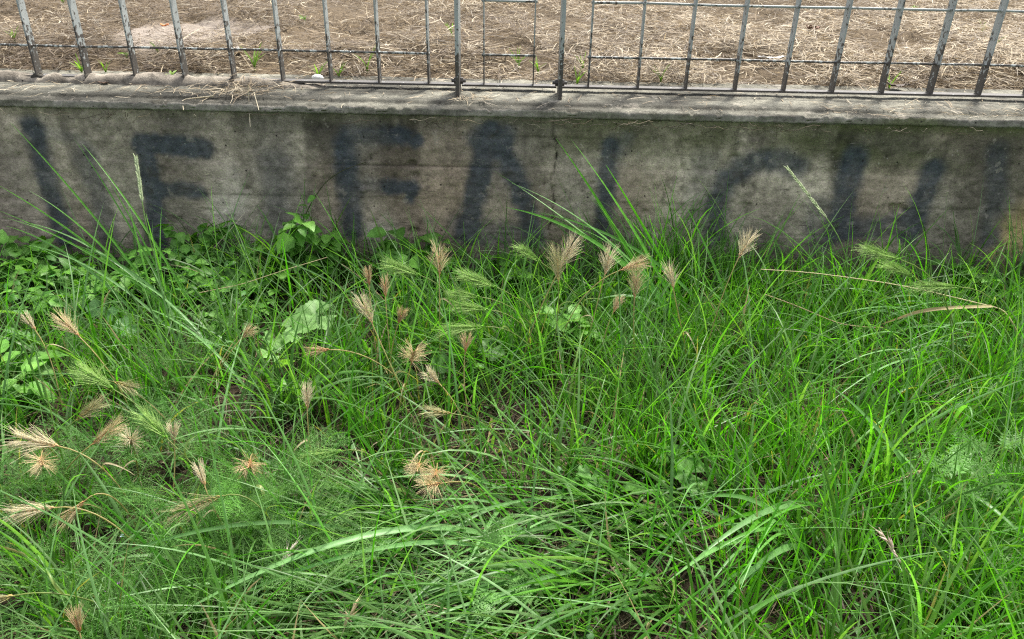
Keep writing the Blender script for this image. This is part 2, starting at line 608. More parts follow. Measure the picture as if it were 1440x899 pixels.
def build_wall():
    xs = axis(-1.75, 1.75, 0.004, -9, 9)
    prof = []                                             # (y, z, zone) zone 0 face, 1 lip, 2 top
    for z in np.concatenate([[-0.15], np.arange(0.0, 0.418, 0.004)]): prof.append((WALL_Y, z, 0))
    prof += [(WALL_Y - 0.001, 0.4185, 1), (WALL_Y - 0.004, 0.4195, 1), (LIP_Y + 0.002, 0.4205, 1), (LIP_Y, 0.4225, 1)]
    for z in np.arange(0.4255, 0.436, 0.003): prof.append((LIP_Y, z, 1))
    prof += [(LIP_Y + 0.001, 0.4375, 1), (LIP_Y + 0.004, 0.4392, 2)]
    for y in np.arange(LIP_Y + 0.008, 1.945, 0.004): prof.append((y, 0.4398, 2))
    prof += [(1.9465, 0.4405, 2), (1.949, 0.443, 2), (1.952, 0.4455, 2), (1.956, 0.4462, 2)]
    for y in np.arange(1.960, 2.205, 0.005): prof.append((y, TOP + (y - 1.96) * 0.01, 2))
    prof += [(2.209, TOP - 0.01, 2), (2.211, 0.2, 2)]
    prof = np.array(prof)
    nx, npr = len(xs), len(prof)
    X = np.repeat(xs[:, None], npr, 1)
    Y = np.repeat(prof[None, :, 0], nx, 0)
    Z = np.repeat(prof[None, :, 1], nx, 0)
    zone = np.repeat(prof[None, :, 2], nx, 0)
    face = (zone == 0); lip = zone == 1; top = zone == 2
    S = np.where(top, Y * 1.0 + 1.3, Z)                   # second surface coordinate
    # relief
    rel = (fbm(X * 14, S * 14, 4, 1.0) - 0.5) * 0.005 + (fbm(X * 70, S * 70, 3, 3.0) - 0.5) * 0.0055
    fine = np.where(np.abs(X) < 1.8, 1.0, 0.0)
    pu, pv = to_px(np.stack([X, Y, Z], -1))
    # shuttering boards: each board sits a hair proud or back, with a fin or groove between
    boards = np.array([-0.2, 0.045, 0.128, 0.21, 0.292, 0.372, 0.5])
    offs = np.array([0.0, 0.0006, -0.0004, 0.0008, -0.0006, 0.0003])
    wob = (fbm(X * 1.5, 0 * X, 2, 2.0) - 0.5) * 0.012
    bi = np.clip(np.searchsorted(boards, (Z + wob).ravel()).reshape(Z.shape) - 1, 0, 5)
    rel = rel + np.where(face, offs[bi], 0)
    gl = []
    for b in boards[1:-1]:
        g = np.exp(-((Z + wob * .6 - b) / 0.0024) ** 2) * sstep(.42, .7, fbm(X * 2.2 + b * 40, 0 * X, 3, 6.0))
        rel = rel - np.where(face, g * (0.0034 if abs(b - .292) < .01 else .0018), 0)
        gl.append((b, g))
    # horizontal wood grain
    rel = rel + np.where(face, (fbm(X * 9, Z * 170, 3, 11.0) - 0.5) * 0.0008, 0)
    # pits
    r2 = np.random.default_rng(5)
    dark = np.zeros_like(X)
    for b, g in gl: dark = np.maximum(dark, g ** 1.5 * face * (.55 if abs(b - .292) < .01 else .35))
    for _ in range(150):
        cx, cz = r2.uniform(-1.5, 1.5), r2.uniform(0.05, 0.41)
        rr = r2.choice([0.003, 0.004, 0.005, 0.008], p=[.4, .3, .2, .1])
        ix = (np.abs(xs - cx) < rr * 3)
        sub = np.ix_(ix, np.arange(npr))
        d = np.hypot((X[sub] - cx) / 1.3, Z[sub] - cz)
        k = np.exp(-(d / rr) ** 2) * face[sub]
        rel[sub] -= k * rr * 0.8
        dark[sub] = np.maximum(dark[sub], k ** 2 * (0.75 if rr < .0045 else .35))
    # broken-out places seen on the face
    for (u, v, rr, dep) in ((578, 232, .013, .008), (582, 325, .017, .009), (512, 267, .011, -.006), (635, 255, .02, -.003), (1262, 294, .02, .012), (908, 298, .008, .006), (690, 540, .01, .005), (250, 302, .012, -.003), (1045, 290, .02, .004)):
        c = at_y(u, v, WALL_Y)
        d = np.hypot((X - c[0]) / 1.25, (Z - c[2]) / 0.8) + (fbm(X * 60, Z * 60, 3, 7.0) - 0.5) * rr * 1.2
        k = (1 - sstep(rr * 0.5, rr, d)) * face
        rel = rel - k * dep
        if dep > .007: dark = np.maximum(dark, k * .35)
    # the vertical crack and a fainter joint
    for pts, wd, dep in (([(778, 172), (781, 215), (776, 250), (780, 285), (771, 330)], 0.0020, 0.005), ([(958, 180), (962, 260), (955, 340)], 0.004, 0.003)):
        m = [(at_y(a, b, WALL_Y)[0], at_y(a, b, WALL_Y)[2]) for a, b in pts]
        d = seg_dist(X + (fbm(X * 40, Z * 55, 3, 9.0) - 0.5) * 0.016, Z, m)
        k = np.exp(-(d / wd) ** 2) * face
        rel = rel - k * dep
        dark = np.maximum(dark, k * (0.75 * sstep(.3, .5, fbm(X * 10, Z * 30, 2, 5.0)) + .35 if dep > .004 else .3))
    edge = (fbm(X * 22, 0 * X, 3, 12.0) - 0.5)
    rel = rel * fine
    Yd = Y - np.where(face | lip, rel, 0)
    Zd = Z + np.where(top, rel * 0.55, 0) + np.where(lip | (top & (Y < 1.922)), ((fbm(X * 90, 0 * X, 3, 12.0) - 0.5) * .0035 + edge * .0008 - .0045 * sstep(.62, .66, fbm(X * 45, 0 * X, 3, 19.0)) * np.where(Z > .43, 1, 0)) * fine, 0)
    # pigment: dirty warm concrete
    n = fbm(X * 5.0, S * 3.2, 6, 20.0)[..., None]
    n2 = fbm(X * 8, S * 3.0, 4, 30.0)[..., None]
    A = np.array([0.185, 0.163, 0.130]); B = np.array([0.46, 0.40, 0.31])
    C = A + (B - A) * sstep(0.28, 0.72, n)
    C = C * (0.62 + 0.76 * n2) * (0.75 + 0.5 * fbm(X * 45, S * 45, 3, 31.0))[..., None]
    warm = sstep(0.45, 0.7, fbm(X * 4.5, Z * 2.5, 3, 41.0))[..., None]
    C = C * (1 - 0.5 * warm) + np.array([0.30, 0.225, 0.165]) * 0.5 * warm

    def blot(u, v, ru, rv, c, f, s=0.5):
        nonlocal C
        p = at_y(u, v, WALL_Y)
        d = np.hypot((X - p[0]) / (ru * .0021), (Z - p[2]) / (rv * .0021)) + (fbm(X * 12, Z * 12, 3, u * .37) - 0.5) * 0.9
        k = (min(1, f * 1.25) * (1 - sstep(s, 1.15, d)) * face)[..., None]
        C = C * (1 - k) + np.array(c) * k
    blot(325, 285, 32, 70, (0.52, 0.47, 0.39), .75, .2)
    blot(305, 245, 45, 60, (0.40, 0.34, 0.27), .6, .2)
    blot(390, 240, 45, 110, (0.14, 0.125, 0.11), .6, .2)
    blot(620, 290, 60, 60, (0.34, 0.255, 0.185), .5, .2)
    blot(720, 230, 60, 60, (0.17, 0.15, 0.13), .4, .2)
    blot(910, 280, 50, 50, (0.34, 0.265, 0.195), .5, .2)
    blot(1070, 285, 45, 40, (0.36, 0.30, 0.235), .5, .2)
    blot(1432, 320, 34, 60, (0.5, 0.38, 0.18), .8, .3)
    blot(20, 280, 60, 60, (0.24, 0.2, 0.165), .5, .2)
    blot(525, 330, 40, 25, (0.42, 0.375, 0.31), .6, .2)
    blot(550, 170, 260, 22, (0.085, 0.078, 0.066), .5, .2)
    blot(880, 190, 130, 32, (0.13, 0.125, 0.075), .7, .2)
    blot(1250, 205, 220, 40, (0.095, 0.092, 0.06), .75, .2)
    blot(1400, 240, 90, 110, (0.075, 0.066, 0.05), .6, .2)
    # weather streaks running down from the lip
    stk = sstep(0.5, 0.75, fbm(X * 16, Z * 1.5, 3, 55.0)) * sstep(0.05, 0.4, Z) * face
    C = C * (1 - 0.55 * stk[..., None])
    # coping: paler, scoured top with the riser's shade painted in, and lichen
    ct = np.array([0.152, 0.147, 0.118]) * (0.25 + 1.4 * fbm(X * 12, S * 22, 5, 61.0))[..., None]
    ct = ct * (1 - 0.6 * sstep(0.48, 0.66, fbm(X * 2.5, S * 9, 4, 63.0)))[..., None]
    C = np.where(top[..., None], ct, C)
    band = np.exp(-((Y - 1.957) / 0.016) ** 2) * top * sstep(0.3, 0.6, fbm(X * 2.0, S * 0, 3, 66.0))
    C = C * (1 - 0.5 * band[..., None])
    lp = np.array([0.21, 0.195, 0.165]) * (0.4 + 1.2 * fbm(X * 9, Z * 30, 4, 71.0))[..., None]
    C = np.where(lip[..., None], lp, C)
    # moss under the lip and along it, heavier to the right
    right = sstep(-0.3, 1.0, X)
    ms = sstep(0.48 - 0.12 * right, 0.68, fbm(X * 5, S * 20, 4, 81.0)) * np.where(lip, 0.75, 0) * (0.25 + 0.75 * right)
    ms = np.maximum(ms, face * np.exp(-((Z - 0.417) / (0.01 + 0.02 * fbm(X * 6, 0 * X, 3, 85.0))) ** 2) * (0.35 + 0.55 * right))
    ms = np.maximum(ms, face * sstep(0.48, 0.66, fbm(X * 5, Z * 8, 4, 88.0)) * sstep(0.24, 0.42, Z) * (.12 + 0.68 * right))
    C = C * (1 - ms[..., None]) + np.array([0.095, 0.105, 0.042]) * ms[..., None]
    C = C * (1 - 0.8 * dark[..., None])  # paints shade into pits and broken-out places, darkens joints and crack
    # damp, soil-splashed foot
    ft = (1 - sstep(0.03, 0.12, Z + (fbm(X * 9, Z * 9, 3, 95.0) - 0.5) * 0.08)) * face
    C = C * (1 - 0.55 * ft[..., None]) + np.array([0.06, 0.048, 0.034]) * 0.55 * ft[..., None]
    # spray paint, thinner where the surface is rough
    p = wall_strokes(X, Z) * face * (0.72 + 0.5 * fbm(X * 50, Z * 50, 4, 98.0)) * (0.85 + 0.28 * fbm(X * 9, Z * 9, 3, 99.0))
    p = np.clip(p * 1.0, 0, 0.86)[..., None]
    C = C * (1 - p) + np.array([0.043, 0.056, 0.070]) * p
    V = np.stack([X, Yd, Zd], -1).reshape(-1, 3)
    i = np.arange(nx - 1)[:, None] * npr + np.arange(npr - 1)[None]
    F4 = np.stack([i, i + npr, i + npr + 1, i + 1], -1).reshape(-1, 4)
    wl = thing('concrete_wall', 'low grey concrete wall with dark spray-painted letters under the fence', 'wall', (0, 2.1, 0))
    # one pour per part: the painted face, and the coping on top of it
    nf = int((prof[:, 2] == 0).sum())
    fi = (np.arange(len(F4)) % (npr - 1)) < nf - 1
    Vo = V - np.array([0, 2.1, 0])

    def sub(sel, nm):
        f = F4[sel]
        u, inv = np.unique(f.ravel(), return_inverse=True)
        link(nm, mesh_np(nm, Vo[u], [inv.reshape(-1, 4)], M_conc, C.reshape(-1, 3)[u]), wl)
    sub(fi, 'wall_face')
    sub(~fi, 'coping')
    return wl


wall = build_wall()

# lumpy mortar ridge on the coping, under the left fence panel
def mortar():
    xs = np.arange(-1.75, -0.42, 0.006)
    ang = np.linspace(0, math.pi, 9)
    X = np.repeat(xs[:, None], 9, 1)
    hgt = 0.006 + 0.020 * fbm(xs * 12, 0 * xs, 4, 3.0) * sstep(-0.45, -0.75, xs) + 0.002
    hgt = hgt * (1 - sstep(-0.62, -0.42, xs)) + 0.001
    Yv = 2.078 + np.cos(ang)[None] * (0.020 + 0.012 * fbm(xs * 11, 0 * xs, 3, 7.0))[:, None]
    Zv = TOP - 0.002 + np.sin(ang)[None] * hgt[:, None] * 1.15 + (fbm(X * 60, Yv * 60, 3, 2.0) - 0.5) * 0.010
    V = np.stack([X, Yv, Zv], -1).reshape(-1, 3) - np.array([0, 2.1, 0])
    C = np.array([0.21, 0.185, 0.15]) * (0.25 + 1.4 * fbm(X * 20, Yv * 40, 4, 15.0)).reshape(-1, 1)
    i = np.arange(len(xs) - 1)[:, None] * 9 + np.arange(8)[None]
    F4 = np.stack([i, i + 1, i + 10, i + 9], -1).reshape(-1, 4)
    link('mortar_ridge', mesh_np('mortar_ridge', V, [F4], M_conc, C), wall)


mortar()

# ------------------------------------------------------------------ the fence on the wall
FY = 2.08
FTOP = 1.42


def bx(x0, x1, y0, y1, z0, z1, bev=0.0006, nz=1):
    """box with softened vertical edges, split along z"""
    b = bev
    ring = [(x0 + b, y0), (x1 - b, y0), (x1, y0 + b), (x1, y1 - b), (x1 - b, y1), (x0 + b, y1), (x0, y1 - b), (x0, y0 + b)]
    zs = np.linspace(z0, z1, nz + 1)
    V = [(x, y, z) for z in zs for x, y in ring]
    F4 = [(k * 8 + i, k * 8 + (i + 1) % 8, k * 8 + 8 + (i + 1) % 8, k * 8 + 8 + i) for k in range(nz) for i in range(8)]
    for s, o in ((1, nz * 8), (-1, 0)):
        q = [(0, 1, 2, 3), (0, 3, 4, 7), (4, 5, 6, 7)]
        F4 += [tuple(o + i for i in f[::s]) for f in q]
    return np.array(V, float), np.array(F4)


fence = thing('metal_fence', 'grey flat-bar metal grille fence with peeling paint standing on the concrete wall', 'fence', (0, FY, TOP))
fo = np.array([0, FY, TOP])


def fpart(name, V, F4, parent, mesh=None):
    c = V.mean(0)
    me = mesh or mesh_np(name, V - c, [F4], M_steel, None, False)
    return link(name, me, parent, Vector(c) if parent is not fence else Vector(c - fo))


pitch = 0.1248
xl = at_y(603, 110, FY)[0]
xr = at_y(827, 122, FY)[0]
left_x = [xl - pitch * k for k in range(14)]
right_x = [xr + pitch * k for k in range(14)]
xp0, xp1 = at_y(645, 115, 2.04)[0], at_y(787, 118, 2.04)[0]
mid_x = [at_y(680, 112, FY)[0], at_y(750, 114, FY)[0]]
rod_z = CAM_H + at_y(720, 116, FY)[2] - CAM_H
rail_z = [at_y(720, 78, FY)[2] + 0.1285 * k for k in range(7)]
print('fence', rod_z, rail_z[:3], xp0, xp1, xl - at_y(60, 105, FY)[0])
V, F4 = bx(-0.0021, 0.0021, -0.0155, 0.0155, rod_z - 0.004, FTOP)
bar_me = mesh_np('bar', V - V.mean(0), [F4], M_steel, None, False)
V2, F42 = bx(-0.0016, 0.0016, -0.011, 0.011, rod_z - 0.004, FTOP)
bar_thin = mesh_np('bar_thin', V2 - V2.mean(0), [F42], M_steel, None, False)
zc = V.mean(0)[2]
for xs_, me, wx in ((left_x, bar_me, .0), (mid_x, bar_thin, .0), (right_x, bar_me, .0)):
    for x in xs_:
        o = link('bar', me, fence, Vector((x, 0, zc - TOP)))
        o.rotation_euler = (0, random.uniform(-.004, .004), random.uniform(-.05, .05))


# weld beads where the rods cross the bars, and lumps of mortar and tar round the feet of the left bars
def lump(name, seed, rx, ry, rz, c=None):
    a = Acc()
    nu, nv = 8, 5
    th = np.linspace(0.02, math.pi - .02, nv); ph = np.arange(nu) * 2 * math.pi / nu
    r = np.random.default_rng(seed)
    sgm = .16 if c is None else .3
    V = np.array([[math.sin(t) * math.cos(p) * rx, math.sin(t) * math.sin(p) * ry, math.cos(t) * rz] for t in th for p in ph]) * (1 + r.normal(0, sgm, (nu * nv, 1)))
    i = np.arange(nv - 1)[:, None] * nu; j = np.arange(nu)[None]; k = (j + 1) % nu
    a.add(V, np.stack([i + j, i + nu + j, i + nu + k, i + k], -1).reshape(-1, 4), None, (1, 1, 1) if c is None else c)
    return a.mesh(name, M_steel if c is None else M_conc)


welds = [lump('weld', 60 + q, .0055, .006, .0045) for q in range(3)]
for q, x in enumerate(left_x[:11] + mid_x + right_x[:11]):
    for z in rail_z[:3]:
        link('weld', random.choice(welds), fence, Vector((x, -0.004, z - TOP)))
feet = [lump('foot_lump', 70 + q, .015, .016, .011, (.06, .055, .045)) for q in range(3)]
for q, x in enumerate(left_x[4:11]):
    link('foot_lump', feet[q % 3], fence, Vector((x + .002 * (q % 2), -.002, .012)))


def rod(x0, x1, z, name='rail', r=0.0034, y=FY):
    a = Acc()
    n = max(2, int((x1 - x0) / 0.06))
    xx = np.linspace(x0, x1, n)
    tube(a, np.stack([xx, np.full(n, y), z + (fbm(xx * 6, 0 * xx + z * 9, 2) - .5) * .004], -1), r, 6)
    return link(name, a.mesh(name, M_steel, True, fo), fence)


for k, z in enumerate(rail_z):
    rod(left_x[-1], left_x[0], z)
    rod(mid_x[0], mid_x[1], z)
    rod(right_x[0], right_x[-1], z)
# bottom flats that run on to the posts
for x0, x1 in ((left_x[-1], xp0 - .006), (xp0 + .006, xp1 - .006), (xp1 + .006, right_x[-1])):
    V, F4 = bx(x0, x1, FY - 0.012, FY + 0.012, rod_z - 0.010, rod_z - 0.005)
    fpart('bottom_rail', V, F4, fence)
for x0, x1 in ((left_x[-1], xp0 - .006), (xp0 + .006, xp1 - .006), (xp1 + .006, right_x[-1])):
    V, F4 = bx(x0, x1, FY - 0.012, FY + 0.012, FTOP + 0.0005, FTOP + 0.006)
    fpart('top_rail', V, F4, fence)
for x in (xp0, xp1):
    V, F4 = bx(x - 0.0045, x + 0.0045, 1.988, 2.066, 0.44, FTOP + 0.03)
    po = fpart('post', V, F4, fence)
    c = V.mean(0)
    # bolts with nuts through the post, joining the panel lugs
    for s in (-1, 1):
        a = Acc()
        for r, l0, l1 in ((0.0085, 0.0048, 0.0115), (0.0045, 0.0118, 0.018)):
            ring = [(s * l, r * math.cos(q * math.pi / 3), r * math.sin(q * math.pi / 3)) for l in (l0, l1) for q in range(6)]
            f4 = [(q, (q + 1) % 6, 6 + (q + 1) % 6, 6 + q) for q in range(6)] + [(6, 7, 8, 9), (6, 9, 10, 11)]
            a.add(np.array(ring) + np.array([x, 2.04, rod_z + 0.010]) - c, f4)
        link('bolt', a.mesh('bolt', M_steel, False), po)

# ------------------------------------------------------------------ hay on the field, straw on the coping, litter in the grass
STRAW = np.array([[0.40, 0.33, 0.22], [0.31, 0.245, 0.16], [0.21, 0.162, 0.103], [0.115, 0.085, 0.056], [0.52, 0.455, 0.335], [0.26, 0.225, 0.17]])


def strands(N, xy, zf, L, W, name, probs, mat=M_dry, lift=0.02, segs=3):
    ci = np.array([rng.choice(len(STRAW), p=p) for p in probs]) if probs.ndim == 2 else rng.choice(len(STRAW), N, p=probs)
    c = STRAW[ci] * rng.uniform(0.8, 1.15, (N, 1))
    z = zf(xy[:, 0], xy[:, 1]) + rng.uniform(0.0, 1.0, N) ** 1.7 * lift
    base = np.concatenate([xy, z[:, None]], 1)
    az = rng.uniform(0, 2 * math.pi, N)
    th0 = math.pi / 2 + rng.normal(-0.08, 0.16, N)
    th1 = math.pi / 2 + rng.normal(0.06, 0.2, N)
    return ribbons(base, L, W, az, th0, th1, rng.normal(0, 0.5, N), rng.uniform(-1.5, 1.5, N), segs, c, c * rng.uniform(0.85, 1.1, (N, 1)), zmin=-1, root=0.8, sharp=5, wall=False)


def hay():
    N = 150000
    y = 2.195 + rng.random(N) ** 1.35 * 3.3
    x = rng.uniform(-1, 1, N) * (0.74 * y + 0.5)
    keep = (rng.random(N) > bare_f(x, y) * 0.8)
    # thinner where a noise map says so, so that brown shows through in patches
    keep &= rng.random(N) < sstep(.32, .6, fbm(x * 4.5, y * 4.5, 4, 33.0)) * .85 + .15
    x, y = x[keep], y[keep]; N = len(x)
    bright = np.clip(0.05 + 0.6 * sstep(-1.5, 0.3, x) + (fbm(x * 2.6, y * 2.6, 4, 44.0) - 0.5) * 1.5, 0.03, 0.97)
    pr = np.stack([.30 * bright, .27 * bright, .25 + 0 * bright, .75 * (1 - bright), .24 * bright, .12 + 0 * bright], 1)
    pr /= pr.sum(1)[:, None]
    cum = np.cumsum(pr, 1)
    ci = (rng.random(N)[:, None] > cum).sum(1).clip(0, 5)
    c = STRAW[ci] * rng.uniform(0.66, 1.18, (N, 1))
    z = field_z(x, y) + rng.random(N) ** 1.6 * (0.006 + 0.07 * sstep(.35, .7, fbm(x * 4.5, y * 4.5, 4, 33.0))) + 0.001
    az = rng.uniform(0, 2 * math.pi, N)
    V, F4, C = ribbons(np.stack([x, y, z], 1), 0.014 + 0.085 * rng.random(N) ** 1.6, rng.uniform(0.0009, 0.0029, N), az,
                       math.pi / 2 + rng.normal(-0.1, 0.2, N), math.pi / 2 + rng.normal(0.06, 0.25, N), rng.normal(0, 0.7, N),
                       rng.uniform(-1.2, 1.2, N), 3, c, c * rng.uniform(0.85, 1.1, (N, 1)), zmin=-1, root=0.8, sharp=5, wall=False)
    M = 3200
    y2 = 2.21 + rng.random(M) ** 1.3 * 3.0
    x2 = rng.uniform(-1, 1, M) * (0.74 * y2 + 0.4)
    k2 = rng.random(M) < sstep(.38, .62, fbm(x2 * 3.1, y2 * 3.1, 4, 23.0)) * (.35 + .65 * sstep(-1.3, .2, x2)) * (1 - bare_f(x2, y2))
    x2, y2 = x2[k2], y2[k2]; M = len(x2)
    c2 = STRAW[rng.choice(6, M, p=[.3, .25, .15, .05, .15, .1])] * rng.uniform(.7, 1.1, (M, 1))
    z2 = field_z(x2, y2) + .01 + rng.random(M) * 0.05
    V2, F2, C2 = ribbons(np.stack([x2, y2, z2], 1), rng.uniform(.04, .12, M), rng.uniform(.0013, .0028, M), rng.uniform(0, 6.283, M),
                         1.57 + rng.normal(-.15, .2, M), 1.57 + rng.normal(.2, .25, M), rng.normal(0, .9, M), rng.uniform(-2, 2, M), 5, c2, c2, zmin=-1, root=.8, sharp=5, wall=False)
    F4 = np.concatenate([F4, F2 + len(V)]); V = np.concatenate([V, V2]); C = np.concatenate([C, C2])
    o = link('cut_hay', mesh_np('cut_hay', V, [F4], M_dry, C))
    tag(o, 'dry cut hay covering the field behind the fence', kind='stuff')


hay()


def coping_z(x, y):
    return np.where(y < 1.947, 0.4415, TOP + 0.002)


def straw_litter():
    a = Acc()
    spots = []
    for u0, u1, n, lo, hi in ((0, 1440, 420, 1.915, 2.2), (-60, 420, 160, 1.95, 2.07), (1150, 1440, 120, 1.92, 2.0), (640, 690, 60, 1.95, 2.0), (420, 640, 50, 2.1, 2.25)):
        xa, xb = at_y(u0, 140, 2.0)[0], at_y(u1, 140, 2.0)[0]
        spots.append(np.stack([rng.uniform(xa, xb, n), rng.uniform(lo, hi, n)], 1))
    xy = np.concatenate(spots)
    N = len(xy)
    V, F4, C = strands(N, xy, coping_z, rng.uniform(0.008, 0.06, N) ** 1.0, rng.uniform(0.0009, 0.002, N), 's', np.array([.3, .2, .15, .1, .2, .05]), lift=0.004)
    a.add(V, F4, None, C)
    # rootlets and straws hanging over the lip
    for k in range(85):
        x = rng.uniform(-1.35, 1.35) if k < 45 else rng.uniform(0.1, 1.35)
        z0 = 0.421 - rng.random() * 0.012
        n = 6
        h = rng.normal(0, 0.045)
        dz = -abs(rng.normal(0.0, 0.012)) - 0.004
        t = np.linspace(0, 1, n)
        pts = np.stack([x + h * t, 1.906 - 0.006 * np.sin(t * 3) - 0.002 * rng.random(n), z0 + dz * t ** 1.5 + 0.003 * np.sin(t * 9 + k)], 1)
        c = STRAW[rng.integers(0, 6)] * rng.uniform(0.2, 0.7)
        tube(a, pts, 0.0006, 4, c)
    o = link('straw_litter', a.mesh('straw_litter', M_dry))
    tag(o, 'scattered straw and rootlets on the coping of the concrete wall', kind='stuff')
    # the tangle of straw with two pieces hanging over the edge
    t = thing('straw_clump', 'small tangle of dry straw on the coping with stalks hanging over the edge', 'straw', tuple(at_y(335, 132, 2.0)))
    b = Acc()
    c0 = at_y(335, 130, 2.01)
    N = 120
    xy = np.stack([rng.normal(c0[0], 0.05, N), rng.normal(2.0, 0.028, N)], 1)
    V, F4, C = strands(N, xy, coping_z, rng.uniform(0.03, 0.11, N), rng.uniform(0.001, 0.002, N), 's', np.array([.35, .2, .15, .05, .2, .05]), lift=0.026, segs=5)
    b.add(V, F4, None, C)
    link('tangle', b.mesh('tangle', M_dry, True, t.location), t)
    for us in ([(349, 120), (350, 150), (352, 179)], [(357, 130), (364, 155)], [(258, 155), (256, 140), (300, 135)]):
        q = Acc()
        P = [at_y(u, v, 1.897 if v > 150 else 1.93) for u, v in us]
        P = [p if p[2] < TOP else np.array([p[0], p[1], max(p[2], .452)]) for p in P]
        P = np.array(P)
        tt = np.linspace(0, 1, 8)
        pts = np.stack([np.interp(tt, np.linspace(0, 1, len(P)), P[:, k]) for k in range(3)], 1)
        tube(q, pts, 0.0011, 5, (0.62, 0.55, 0.4))
        link('hanging_stalk', q.mesh('hanging_stalk', M_dry, True, t.location), t)


straw_litter()


def ground_xy(N, y0=0.25, y1=1.9):
    y = y0 + rng.random(N) * (y1 - y0)
    x = rng.uniform(-1, 1, N) * (0.74 * y + 0.95)
    return x, y


def thatch():
    N = 22000
    x, y = ground_xy(N)
    c = STRAW[rng.choice(6, N, p=[.08, .1, .22, .45, .05, .1])] * rng.uniform(0.2, 0.7, (N, 1)) * np.array([1.0, .95, .85])
    z = ground_z(x, y) + rng.random(N) ** 2 * 0.03 + 0.001
    V, F4, C = ribbons(np.stack([x, y, z], 1), rng.uniform(0.02, 0.14, N), rng.uniform(0.0008, 0.0022, N), rng.uniform(0, 6.283, N),
                       1.57 + rng.normal(-0.15, 0.2, N), 1.57 + rng.normal(0.1, 0.25, N), rng.normal(0, 0.9, N), rng.uniform(-1.5, 1.5, N), 4, c, c, zmin=0.0, root=0.8, sharp=5)
    V[:, 2] = np.maximum(V[:, 2], ground_z(V[:, 0], V[:, 1]) + 0.001)
    o = link('dead_grass_litter', mesh_np('dead_grass_litter', V, [F4], M_dry, C))
    tag(o, 'brown dead grass litter lying on the soil under the green grass', kind='stuff')


thatch()

# ------------------------------------------------------------------ the meadow grass (nobody could count it)
G_BRIGHT = np.array([0.092, 0.305, 0.015])
G_MID = np.array([0.058, 0.200, 0.018])
G_DARK = np.array([0.032, 0.095, 0.014])
G_GLAU = np.array([0.135, 0.270, 0.090])
G_YEL = np.array([0.17, 0.30, 0.045])
G_DRY = np.array([0.42, 0.33, 0.17])


def density(u, v):
    d = np.ones_like(u)
    d = np.where((u < 345) & (v < 455), 0.22, d)
    d = np.where((u < 480) & (v > 600), 0.6, d)
    d = np.where((u < 520) & (v > 770), 0.9, d)
    d = np.where((u > 540) & (u < 780) & (v > 560) & (v < 735), 0.85, d)
    d = np.where((u > 600) & (u < 1010) & (v > 735), 0.55, d)
    d = np.where((u > 850) & (v > 390) & (v < 780), 1.35, d)
    d = np.where((u > 1150) & (v < 415), 0.22, d)
    d = np.where((u > 380) & (u < 460) & (v > 420) & (v < 530), 0.45, d)
    return d


